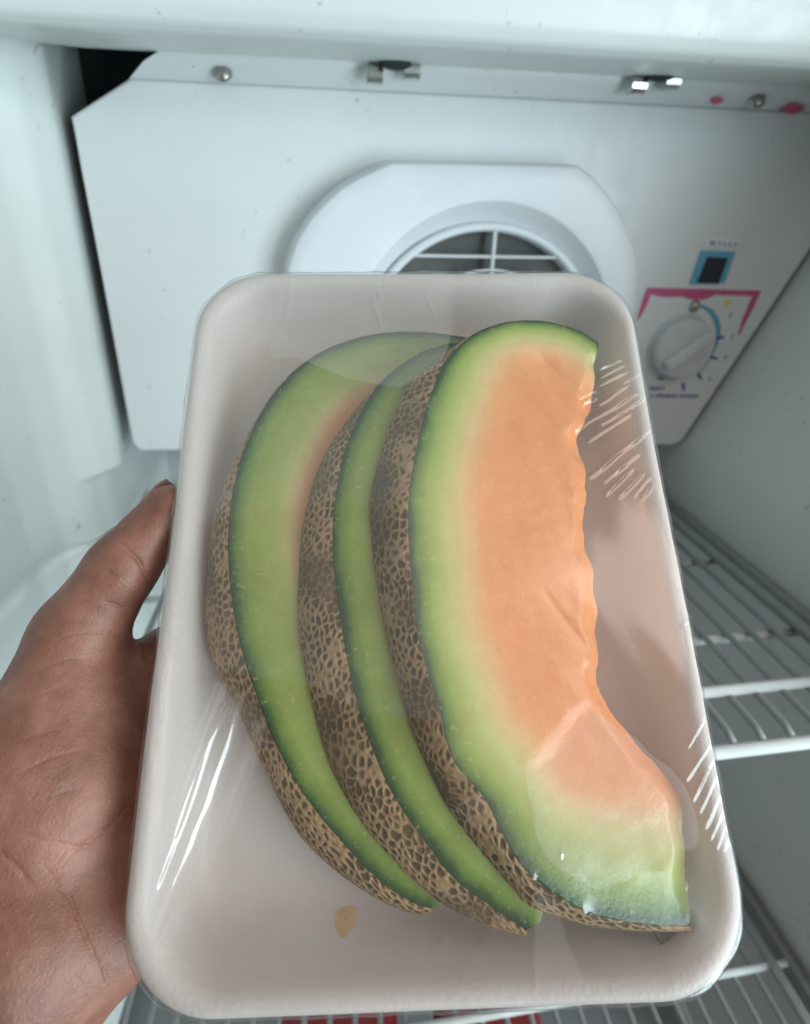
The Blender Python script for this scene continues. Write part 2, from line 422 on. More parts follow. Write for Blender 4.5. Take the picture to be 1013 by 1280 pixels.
zs = np.concatenate([np.linspace(-0.66, -0.2, 14), np.linspace(-0.19, 0.12, 24)])
rows = [[(float(right_x(z)), y, z) for z in zs] for y in np.linspace(0.09, 0.53, 30)]
V = np.array(rows).reshape(-1, 3)
tag(mesh_obj('wall_right', V, grid_faces(30, len(zs)), M_rightwall), kind='structure')
tag(bm_obj('wall_back', box_bm(-0.24, 0.46, 0.53, 0.54, -0.68, 0.15), simple('back_wall_grey', (0.42, 0.45, 0.46), 0.6, 0, 0.08, 20)), kind='structure')
tag(bm_obj('recess_lining', box_bm(-0.20, 0.45, 0.47, 0.475, -0.15, 0.13), M_dark), kind='structure')
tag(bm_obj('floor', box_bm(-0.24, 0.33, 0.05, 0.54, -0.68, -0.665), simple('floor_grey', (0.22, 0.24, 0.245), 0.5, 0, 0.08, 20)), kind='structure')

# ------------------------------------------------------------------ evaporator cover panel
PY = 0.400
panel = tag(empty('back_panel', (0.09, PY, -0.16)), 'white plastic back panel with round fan vent and control dial', 'panel')


def into(o, root=panel):
    o.parent = root
    o.matrix_parent_inverse = root.matrix_world.inverted()
    return o


bpy.context.view_layer.update()
poly = [(-0.1095, 0.0735), (-0.1462, 0.0545), (-0.1468, 0.03), (-0.1582, -0.150), (-0.154, -0.157), (0.303, -0.168), (0.311, -0.164), (0.3705, -0.007), (0.402, 0.0755)]
bm = prism_xz(poly, PY, PY + 0.009, 0.0022, 3)
into(bm_obj('plate', bm, M_panel, smooth=False))
# sloping flange along the top edge
V = []
for x in np.linspace(-0.097, 0.40, 40):
    t = (x + 0.097) / 0.497
    zt = 0.0735 + 0.002 * t
    k0 = 1 - t
    V.append([(x - 0.0125 * k0, PY + 0.0015, zt), (x - 0.010 * k0, PY - 0.001, zt + 0.0012), (x, PY - 0.0095, zt + 0.0062), (x + 0.006 * k0, PY - 0.012, zt + 0.0085), (x + 0.02 * k0, PY - 0.012, zt + 0.016)])
into(mesh_obj('top_flange', np.array(V).reshape(-1, 3), grid_faces(40, 5), M_panel))


def screw(x, y, z, r, tilt, root=panel):
    bm = bmesh.new()
    prof = [(0.0, -0.55), (0.35, -0.52), (0.7, -0.36), (0.95, -0.1), (1.0, 0.0), (1.0, 0.25)]
    seg = 20
    rings = []
    for k in range(seg):
        a = 2 * math.pi * k / seg
        rings.append([bm.verts.new((q * r * math.cos(a), h * r, q * r * math.sin(a))) for q, h in prof[1:]])
    c = bm.verts.new((0, -0.40 * r, 0))
    for k in range(seg):
        A, B = rings[k], rings[(k + 1) % seg]
        bm.faces.new((c, B[0], A[0]))
        for j in range(len(prof) - 2):
            bm.faces.new((A[j], B[j], B[j + 1], A[j + 1]))
    bmesh.ops.transform(bm, verts=bm.verts, matrix=Matrix.Translation((x, y, z)) @ Matrix.Rotation(tilt, 4, 'X'))
    return into(bm_obj('screw', bm, M_screw, smooth=True), root)


screw(-0.0552, 0.3925, 0.0775, 0.0055, math.radians(-35))
screw(0.2860, 0.3925, 0.0795, 0.0058, math.radians(-35))

# fan shroud: bevelled arch plate with a round collar, ring and grille
sh = [(-0.030, -0.150), (-0.028, -0.045), (-0.026, -0.0237), (-0.0185, -0.0075), (-0.0095, 0.004), (0.0019, 0.0147), (0.0115, 0.0215), (0.022, 0.027), (0.0415, 0.0353), (0.0969, 0.0362), (0.1626, 0.0369), (0.175, 0.0310), (0.1846, 0.0236), (0.195, 0.0145), (0.203, 0.0056), (0.212, -0.007), (0.218, -0.0187), (0.224, -0.045), (0.226, -0.150), (0.205, -0.160), (-0.010, -0.160)]
FX, FZ = 0.1105, -0.0760
# the plate has an elliptical opening, built as a band between outline and ellipse
FY = 0.378
N = 160


def outline_ray(poly, cx, cz, ang):
    d = (math.cos(ang), math.sin(ang))
    best = None
    n = len(poly)
    for i in range(n):
        x1, z1 = poly[i]
        x2, z2 = poly[(i + 1) % n]
        ex, ez = x2 - x1, z2 - z1
        den = d[0] * ez - d[1] * ex
        if abs(den) < 1e-12:
            continue
        t = ((x1 - cx) * ez - (z1 - cz) * ex) / den
        s = ((x1 - cx) * d[1] - (z1 - cz) * d[0]) / den
        if t > 0 and -1e-6 <= s <= 1 + 1e-6:
            best = t if best is None else max(best, t)
    return (cx + d[0] * best, cz + d[1] * best)


angs = [2 * math.pi * k / N for k in range(N)]
outl = [outline_ray(sh, FX, FZ, a) for a in angs]


def ell(a, rx, rz):
    # point of an ellipse on the same ray
    c, s = math.cos(a), math.sin(a)
    t = 1 / math.sqrt((c / rx) ** 2 + (s / rz) ** 2)
    return (FX + c * t, FZ + s * t)


rows = []
for k, a in enumerate(angs):
    ox, oz = outl[k]
    d = Vector((ox - FX, oz - FZ))
    L = d.length
    d.normalize()

    def off(m):
        return (FX + d.x * (L + m), FZ + d.y * (L + m))
    e = ell(a, 0.099, 0.0955)
    e2 = ell(a, 0.0965, 0.093)
    e3 = ell(a, 0.089, 0.081)
    rows.append([(*off(0.004), PY + 0.001), (*off(0.0015), FY + 0.004), (*off(-0.0005), FY + 0.0012), (*off(-0.0035), FY), (*off(-0.008), FY), (*e, FY), (*e2, FY + 0.0006), (*e3, FY + 0.013)])
V = np.array([[(p[0], p[2], p[1]) for p in r] for r in rows]).reshape(-1, 3)
shroud = into(mesh_obj('fan_shroud', V, grid_faces(N, 8, wrap_n=True)[:, ::-1], M_shroud))
shroud.data.set_sharp_from_angle(angle=math.radians(30))


def sub(o, part):
    o.parent = part
    o.matrix_parent_inverse = part.matrix_world.inverted()
    return o


bpy.context.view_layer.update()
sub(bm_obj('vent_ring', lathe_y(FX, FZ, [(0.0885, 0.391), (0.0880, 0.3865), (0.0868, 0.3855), (0.0840, 0.3855), (0.0828, 0.3868), (0.0822, 0.398)], 120, sz=0.915), M_shroud, smooth=True), shroud)
into(bm_obj('fan_shade', lathe_y(FX, FZ, [(0.088, 0.3915), (0.087, 0.3988), (0.0005, 0.3988)], 80, sz=0.915), M_fanshade, smooth=False))  # dark disc before the plate; the vent's inner shade put into its colour
for dz in (0.0445, 0.060, 0.029, 0.0135, -0.002, -0.0175, -0.033, -0.0485):
    z = FZ + dz
    hw = 0.0832 * math.sqrt(max(0, 1 - (dz / 0.0762) ** 2))
    sub(bm_obj('grille_bar', box_bm(FX - hw, FX + hw, 0.3875, 0.3915, z - 0.0009, z + 0.0009, 0.0004), M_bar), shroud)
sub(bm_obj('grille_bar', box_bm(FX + 0.003, FX + 0.0052, 0.3866, 0.3910, FZ - 0.0750, FZ + 0.0755, 0.0004), M_bar), shroud)
for rr in (0.058, 0.032):
    sub(bm_obj('grille_hoop', lathe_y(FX + 0.004, FZ, [(rr, 0.3905), (rr, 0.3872), (rr - 0.0016, 0.3872), (rr - 0.0016, 0.3905)], 80, sz=0.9), M_bar, smooth=False), shroud)

# printed control label, dial and window
PR = PY - 0.0004


def flat(name, poly, mat, y=PR, th=0.0003):
    return into(bm_obj(name, prism_xz(poly, y, y + th), mat))


flat('printed_frame', [(0.2425, -0.0362), (0.3400, -0.0378), (0.3405, -0.0385), (0.3375, -0.0560), (0.3352, -0.0640), (0.3342, -0.0720), (0.3330, -0.0720), (0.3318, -0.0600), (0.3335, -0.0470), (0.3345, -0.0420), (0.3010, -0.0412), (0.2960, -0.0440), (0.2880, -0.0452), (0.2790, -0.0440), (0.2740, -0.0425), (0.2660, -0.0430), (0.2540, -0.0425), (0.2470, -0.0410), (0.2455, -0.0500), (0.2420, -0.0585), (0.2400, -0.0600), (0.2412, -0.0450)], M_pink)
win = into(bm_obj('indicator_window', prism_xz([(0.2792, -0.0100), (0.3078, -0.0108), (0.3062, -0.0325), (0.2768, -0.0338)], PY - 0.0012, PY - 0.0001, 0.0004), M_blue))
sub(bm_obj('window_glass', prism_xz([(0.2850, -0.0145), (0.3025, -0.0150), (0.3012, -0.0332), (0.2822, -0.0328)], PY - 0.0016, PY - 0.0011, 0.0002), M_black), win)
flat('printed_tab', [(0.2805, -0.0015), (0.3090, -0.0025), (0.3095, -0.0085), (0.2815, -0.0078)], M_whiteprint)
rr_ = random.Random(5)


def print_line(x0, x1, z, h, y=PR - 0.0003, slope=-0.03):
    """a line of tiny worn capitals too small to read"""
    x = x0
    bm = bmesh.new()
    while x < x1:
        w = rr_.uniform(0.0011, 0.0019)
        if rr_.random() > 0.14:
            zz = z + slope * (x - x0)
            for (a, b, c, d) in ((x, x + 0.00045, zz, zz + h), (x, x + w, zz + rr_.choice((0, 0.42, 0.8)) * h, 0), (x + w - 0.0004, x + w, zz, zz + h * rr_.choice((1, 0.55)))):
                if d == 0:
                    d = c + 0.0005
                vs = [bm.verts.new(p) for p in ((a, y, c), (b, y, c), (b, y, d), (a, y, d))]
                bm.faces.new(vs)
        x += w + 0.0006
    o = bm_obj('print_line', bm, M_navy)
    md = o.modifiers.new('thick', 'SOLIDIFY')
    md.thickness = 0.0001
    return into(o)


print_line(0.2850, 0.3060, -0.0066, 0.0028)
print_line(0.2660, 0.2790, -0.1160, 0.0028)
print_line(0.2690, 0.3125, -0.1225, 0.0030)
KX, KZ = 0.2820, -0.0812
# tapered printed arc and scale marks round the dial
arc_pts_o, arc_pts_i = [], []
for k in range(41):
    a = math.radians(82 - k * 3.1)
    th = 0.0008 + 0.0030 * math.sin(math.pi * min(1, k / 30.0)) * (1 if k < 30 else 0.6)
    arc_pts_o.append((KX + (0.0325 + th) * math.cos(a), KZ + (0.0325 + th) * math.sin(a)))
    arc_pts_i.append((KX + 0.0325 * math.cos(a), KZ + 0.0325 * math.sin(a)))
V, F = [], []
for (a, b) in zip(arc_pts_o, arc_pts_i):
    V += [(a[0], PR, a[1]), (b[0], PR, b[1])]
F = [(2 * i, 2 * i + 1, 2 * i + 3, 2 * i + 2) for i in range(40)]
o = into(mesh_obj('printed_arc', V, F, M_blue, smooth=False))
o.modifiers.new('thick', 'SOLIDIFY').thickness = 0.0002
for deg in (12, -14, -42, -66):
    a = math.radians(deg)
    c, s = math.cos(a), math.sin(a)
    p0, p1, w = 0.0325, 0.0390, 0.0011
    flat('scale_mark', [(KX + c * p0 - s * w, KZ + s * p0 + c * w), (KX + c * p1 - s * w, KZ + s * p1 + c * w), (KX + c * p1 + s * w, KZ + s * p1 - c * w), (KX + c * p0 + s * w, KZ + s * p0 - c * w)], M_navy, PR - 0.0003)
for deg, rad in ((33, 0.0455), (10, 0.0465), (-11, 0.0465), (-36, 0.0460)):
    a = math.radians(deg)
    cx, cz = KX + rad * math.cos(a), KZ + rad * math.sin(a)
    flat('scale_figure', [(cx - 0.0008, cz - 0.0018), (cx + 0.0002, cz - 0.0018), (cx + 0.0004, cz + 0.0002), (cx + 0.0013, cz + 0.0018), (cx - 0.0006, cz + 0.0019), (cx - 0.0002, cz + 0.0006)], M_navy)
flat('printed_sun', [(0.3105, -0.0468), (0.3125, -0.0448), (0.3165, -0.0446), (0.3185, -0.0466), (0.3170, -0.0486), (0.3125, -0.0488)], M_yellow)
dial = into(bm_obj('dial', lathe_y(KX, KZ, [(0.0268, 0.4002), (0.0266, 0.3985), (0.0258, 0.3975), (0.0246, 0.3974), (0.0241, 0.3980), (0.0238, 0.3960), (0.0232, 0.3910), (0.0221, 0.3897), (0.0001, 0.3895)], 64), M_knob, smooth=True))
dial.data.set_sharp_from_angle(angle=math.radians(40))
bpy.context.view_layer.update()
bm = box_bm(-0.0200, 0.0200, 0.3825, 0.3900, -0.0042, 0.0042, 0.0016, 3)
bmesh.ops.transform(bm, verts=bm.verts, matrix=Matrix.Translation((KX, 0, KZ)) @ Matrix.Rotation(math.radians(-38), 4, 'Y'))
sub(bm_obj('finger_grip', bm, M_knob, smooth=False), dial)
screw(0.2865, PY - 0.0005, -0.0497, 0.0046, 0)
screw(0.2742, PY - 0.0005, -0.1035, 0.0046, 0)
for (cx, cz, w, h) in ((0.2585, 0.0772, 0.0042, 0.0014), (0.3180, 0.0755, 0.0070, 0.0022), (0.3095, 0.0752, 0.0012, 0.0010)):
    pts = [(cx + w * math.cos(a) * (1 + 0.25 * math.sin(3 * a)), cz + h * math.sin(a) * (1 + 0.3 * math.cos(2 * a + 1))) for a in np.linspace(0, 2 * math.pi, 17)[:-1]]
    bm = prism_xz(pts, -0.0002, 0.0002)
    o = bm_obj('ink_stain', bm, M_redstain)
    # lies on the sloping flange
    for v in o.data.vertices:
        v.co.y += PY - 0.0046 - (v.co.z - 0.0772) * 1.7 - 0.0012
    into(o)

# spring clips under the ceiling
for i, (cx, cz, lab) in enumerate(((0.0430, 0.0800, 'bent metal spring clip above the fan vent'), (0.2060, 0.0822, 'bent metal spring clip nearest the red stains and right wall'))):
    clip = tag(empty('spring_clip', (cx, 0.385, cz)), lab, 'clip', 'metal spring clips under the freezer ceiling')
    bpy.context.view_layer.update()
    bm = bmesh.new()
    bmesh.ops.create_uvsphere(bm, u_segments=20, v_segments=10, radius=1)
    for v in bm.verts:
        v.co = Vector((cx + 0.001 + v.co.x * 0.0095, 0.379 + v.co.y * 0.006, cz + 0.0028 + v.co.z * 0.0030))
    into(bm_obj('slot_shade', bm, M_dark, smooth=True), clip)  # solid dark blob, its colour stands for the shade in the hole
    for dx, dz in ((-0.0108, -0.0018), (0.0110, 0.0012)):
        V = []
        w = 0.0047
        prof = [(0.388, 0.0048), (0.3835, 0.0046), (0.3800, 0.0030), (0.3785, 0.0004), (0.3790, -0.0022), (0.3812, -0.0042), (0.3842, -0.0048), (0.3866, -0.0040), (0.3862, -0.0032), (0.3842, -0.0039), (0.3817, -0.0034), (0.3799, -0.0017), (0.3794, 0.0005), (0.3807, 0.0024), (0.3838, 0.0037), (0.388, 0.0039)]
        bm = bmesh.new()
        A = [bm.verts.new((cx + dx - w, y, cz + dz + z)) for y, z in prof]
        B = [bm.verts.new((cx + dx + w, y, cz + dz + z)) for y, z in prof]
        n = len(prof)
        for k in range(n):
            bm.faces.new((A[k], B[k], B[(k + 1) % n], A[(k + 1) % n]))
        bm.faces.new(A[::-1])
        bm.faces.new(B)
        into(bm_obj('prong', bm, M_metal, smooth=False), clip)

# ------------------------------------------------------------------ wire shelves


def wire_shelf(z, y0, y1, x0, x1, pitch, rods, label, rail=True):
    root = tag(empty('wire_shelf', ((x0 + x1) / 2, y0, z)), label, 'shelf', 'wire shelves in the freezer')
    bpy.context.view_layer.update()
    n = int((x1 - x0 - 0.02) / pitch)
    first = None
    for k in range(n + 1):
        x = x0 + 0.01 + k * pitch
        if first is None:
            first = into(bm_obj('wire', tube([(x0 + 0.01, y0 + 0.002, z - 0.0015), (x0 + 0.01, y0 + 0.008, z + 0.0005), (x0 + 0.01, y1, z + 0.0005)], 0.0019, 8), M_wire, smooth=True), root)
        else:
            o = first.copy()
            COL.objects.link(o)
            o.location = (k * pitch, 0, 0)
    for n_, (y, r) in enumerate(rods):
        zr = z + 0.0024 if n_ == 1 else z - r - 0.0016
        into(bm_obj('cross_rod', tube([(x0, y, zr), (x1, y, zr)], r, 12), M_rod, smooth=True), root)
    if rail:
        for s, xa in ((1, x1 + 0.001),):
            into(bm_obj('side_rail', box_bm(xa, xa + 0.006, y0, y1, z - 0.012, z + 0.004, 0.0012), M_wire), root)
            into(bm_obj('side_rail', box_bm(xa - 0.016, xa - 0.009, y0, y1, z + 0.0025, z + 0.0065, 0.0012), M_wire), root)
    return root


wire_shelf(-0.2230, 0.1440, 0.455, -0.198, 0.3010, 0.0165, [(0.1440, 0.0034), (0.1745, 0.0032), (0.2195, 0.0030), (0.30, 0.0024), (0.40, 0.0024), (0.454, 0.0028)], 'upper white wire shelf level with the tray, right of the melon')
wire_shelf(-0.4550, 0.0700, 0.455, -0.198, 0.2990, 0.0165, [(0.0700, 0.0030), (0.1250, 0.0026), (0.22, 0.0024), (0.33, 0.0024), (0.454, 0.0028)], 'lower white wire shelf seen under the hand and the bottom of the tray')

# red wrapped packs under the lower shelf
for i, (x, y, w, d, lab) in enumerate(((-0.020, 0.150, 0.085, 0.10, 'red food pack glimpsed below the tray edge, left one'), (0.085, 0.140, 0.075, 0.09, 'red food pack glimpsed below the tray edge, right one'))):
    bm = box_bm(x - w / 2, x + w / 2, y - d / 2, y + d / 2, -0.52, -0.475, 0.012, 4)
    o = bm_obj('food_pack', bm, M_red, smooth=True)
    tag(o, lab, 'food pack', 'red packs under the lower shelf')

# ------------------------------------------------------------------ the tray frame (millimetres, u right, v up, w towards the viewer)
# objects in this frame get metric coordinates: scale folded into the data
TFM = Matrix(((0.9941, 0.0633, -0.0885, 0.0222), (-0.1068, 0.7238, -0.6817, 0.1128), (0.0209, 0.6871, 0.7263, -0.0794), (0, 0, 0, 1)))


def rrect(a, b, r, n):
    """n points round a rounded rectangle of half sizes a, b, even by arc length, plus outward normals"""
    P = []
    for cx, cy, a0 in ((a - r, b - r, 0), (-(a - r), b - r, 90), (-(a - r), -(b - r), 180), (a - r, -(b - r), 270)):
        for t in np.linspace(0, 90, 33):
            q = math.radians(a0 + t)
            P.append((cx + r * math.cos(q), cy + r * math.sin(q)))
    P.append(P[0])
    P = np.array(P)
    s = np.concatenate([[0], np.cumsum(np.linalg.norm(np.diff(P, axis=0), axis=1))])
    t = np.linspace(0, s[-1], n, endpoint=False)
    return np.stack([np.interp(t, s, P[:, 0]), np.interp(t, s, P[:, 1])], 1)


FLOOR = -19.0
TRAY_RINGS = [(30, 58, 10, FLOOR), (54, 82, 15, FLOOR), (57.5, 85.5, 16, FLOOR + 0.4), (60, 88, 17, FLOOR + 2.2), (61.8, 89.8, 18, FLOOR + 6), (64.0, 92.0, 19, -4.5), (65.0, 93.0, 19.5, -1.6), (66.2, 94.2, 20, -0.4), (67.6, 95.6, 20.5, 0.0), (69.2, 97.2, 21, -0.5), (70.2, 98.2, 21.5, -2.0), (70.3, 98.3, 21.5, -4.2), (69.2, 97.2, 21, -5.4), (67.4, 95.4, 20.5, -5.6), (65.2, 93.2, 20, -11), (63.0, 91.0, 19, FLOOR + 1), (60.5, 88.5, 18, FLOOR - 2.0), (57, 85, 17, FLOOR - 2.9), (30, 58, 10, FLOOR - 2.9)]
NR = 360
rows = [np.c_[rrect(a, b, r, NR), np.full(NR, w)] for a, b, r, w in TRAY_RINGS]
V = np.vstack(rows)
# hand-formed foam is never quite straight
V[:, 2] += 0.25 * vnoise(V[:, :2] * 0.05, 3)
V[:, 0] += 0.30 * vnoise(np.c_[V[:, 1] * 0.05, V[:, 0] * 0.01], 4)
F = grid_faces(len(TRAY_RINGS), NR, wrap_m=True).tolist()
F.append(list(range(NR)))
F.append(list(range((len(TRAY_RINGS) - 1) * NR, len(TRAY_RINGS) * NR))[::-1])
m = NT('foam')
tc = m.add('ShaderNodeTexCoord')
vor = m.add('ShaderNodeTexVoronoi')
vor.inputs['Scale'].default_value = 900
m.link(tc.outputs['Object'], vor.inputs['Vector'])
big = m.noise(40, 4, 0.6, vec=tc.outputs['Object'])
cc = m.ramp(big.outputs['Fac'], [(0.3, (0.85, 0.81, 0.79)), (0.7, (0.91, 0.875, 0.86))])
nb = m.bump(vor.outputs['Distance'], 0.25, 0.0003)
nb = m.bump(big.outputs['Fac'], 0.3, 0.001, nb)
m.set(Base_Color=cc.outputs['Color'], Roughness=0.42, Normal=nb)
tl = m.add('ShaderNodeBsdfTranslucent')
tl.inputs[0].default_value = (0.92, 0.84, 0.80, 1)
mxs = m.add('ShaderNodeMixShader')
mxs.inputs[0].default_value = 0.24
m.link(m.bsdf.outputs[0], mxs.inputs[1])
m.link(tl.outputs[0], mxs.inputs[2])
m.link(mxs.outputs[0], m.out.inputs['Surface'])
M_foam = m.mat
tray = mesh_obj('foam_tray', V * 0.001, F, M_foam, matrix=TFM)
tag(tray, 'white foam food tray with rounded corners held in the hand', 'tray')

# ------------------------------------------------------------------ melon slices
PL = {0: (FLOOR, 0, 0), 1: (-1, .1, -45), 2: (4, .15, -18), 3: (9, .2, 0)}


def plane(s, u):
    c, a, u0 = PL[s]
    return c - a * (u - u0)


m = NT('melon_flesh')
at = m.add('ShaderNodeAttribute', attribute_name='ripe_shade')
tc = m.add('ShaderNodeTexCoord')
n1 = m.noise(110, 5, 0.65, vec=tc.outputs['Object'])
n2 = m.noise(38, 3, 0.6, vec=tc.outputs['Object'])
n3 = m.noise(650, 2, 0.6, vec=tc.outputs['Object'])
ma = m.add('ShaderNodeMath', operation='MULTIPLY_ADD')
m.link(n1.outputs['Fac'], ma.inputs[0])
ma.inputs[1].default_value = 0.10
mb = m.add('ShaderNodeMath', operation='ADD')
m.link(at.outputs['Fac'], mb.inputs[0])
mb.inputs[1].default_value = -0.11
m.link(mb.outputs[0], ma.inputs[2])
mc = m.add('ShaderNodeMath', operation='MULTIPLY_ADD')
m.link(n2.outputs['Fac'], mc.inputs[0])
mc.inputs[1].default_value = 0.12
m.link(ma.outputs[0], mc.inputs[2])
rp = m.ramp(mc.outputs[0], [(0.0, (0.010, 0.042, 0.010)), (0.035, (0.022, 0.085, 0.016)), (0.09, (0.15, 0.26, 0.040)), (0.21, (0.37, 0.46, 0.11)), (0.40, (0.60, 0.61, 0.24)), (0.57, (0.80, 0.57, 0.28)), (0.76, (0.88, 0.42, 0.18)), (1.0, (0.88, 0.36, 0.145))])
sp = m.ramp(n3.outputs['Fac'], [(0.62, (0, 0, 0)), (0.76, (0.24, 0.24, 0.24))])
n4 = m.noise(170, 6, 0.7, vec=tc.outputs['Object'])
mo = m.ramp(n4.outputs['Fac'], [(0.35, (0.90, 0.84, 0.80)), (0.5, (1.0, 1.0, 1.0)), (0.7, (1.05, 1.12, 1.25))])
base = m.mix(0.35, rp.outputs['Color'], mo.outputs['Color'], 'MULTIPLY')
colr = m.mix(sp.outputs['Color'], base, (0.9, 0.78, 0.45))
nb = m.bump(n1.outputs['Fac'], 0.18, 0.0010)
nb = m.bump(n4.outputs['Fac'], 0.2, 0.0004, nb)
nb = m.bump(n3.outputs['Fac'], 0.15, 0.0002, nb)
m.set(Base_Color=colr, Roughness=0.22, Normal=nb)
M_flesh = m.mat

m = NT('melon_rind')
at = m.add('ShaderNodeAttribute', attribute_name='net')
tc = m.add('ShaderNodeTexCoord')
n1 = m.noise(90, 4, 0.6, vec=tc.outputs['Object'])
n2 = m.noise(700, 3, 0.6, vec=tc.outputs['Object'])
cell = m.ramp(n1.outputs['Fac'], [(0.3, (0.075, 0.052, 0.020)), (0.6, (0.17, 0.112, 0.052))])
net = m.ramp(n2.outputs['Fac'], [(0.3, (0.36, 0.235, 0.115)), (0.7, (0.55, 0.38, 0.20))])
sm = m.ramp(at.outputs['Fac'], [(0.15, (0, 0, 0)), (0.68, (1, 1, 1))])
cl = m.mix(sm.outputs['Color'], cell.outputs['Color'], net.outputs['Color'])
m.set(Base_Color=cl, Roughness=0.62, Normal=m.bump(n2.outputs['Fac'], 0.3, 0.0003))
M_rind = m.mat


def netting(st, ac, seed):
    """melon net relief at points (along, across) in mm: 1 on the cords, 0 in the cells"""
    r = np.random.default_rng(seed)
    L, W = st.max() + 6, ac.max() + 6
    size = 1.75
    nx, ny = int(L / (size * 1.25)) + 3, int(W / size) + 4
    gx, gy = np.meshgrid(np.arange(nx), np.arange(ny), indexing='ij')
    sx = ((gx + 0.5 * (gy % 2)) * size * 1.25 - 3 + r.uniform(-0.42, 0.42, gx.shape) * size * 1.25).ravel()
    sy = (gy * size - 3 + r.uniform(-0.42, 0.42, gx.shape) * size).ravel()
    keep = r.random(len(sx)) > 0.16
    S = np.stack([sx[keep], sy[keep]], 1)
    P = np.stack([st, ac], 1)
    P = P + 0.25 * np.stack([vnoise(P * 1.5, seed + 1), vnoise(P * 1.5, seed + 2)], 1)
    order = np.argsort(P[:, 0], kind='stable')
    out = np.zeros(len(P))
    S = S[np.argsort(S[:, 0])]
    for a in range(0, len(P), 3000):
        ids = order[a:a + 3000]
        q = P[ids]
        lo, hi = np.searchsorted(S[:, 0], [q[:, 0].min() - 9, q[:, 0].max() + 9])
        T = S[lo:hi]
        d = np.sqrt(((q[:, None, :] - T[None]) ** 2 * np.array([0.7, 1.0])).sum(-1))
        d.partition(1, axis=1)
        out[ids] = d[:, 1] - d[:, 0]
    wv = 0.60 + 0.30 * vnoise(P * 0.35, seed + 5)
    cord = 1 - sstep(wv * 0.35, wv * 1.6, out)
    patch = 0.72 + 0.4 * vnoise(P * 0.22, seed + 8)
    return cord * np.clip(patch, 0.35, 1.0) + 0.10 * vnoise(P * 3.0, seed + 9)


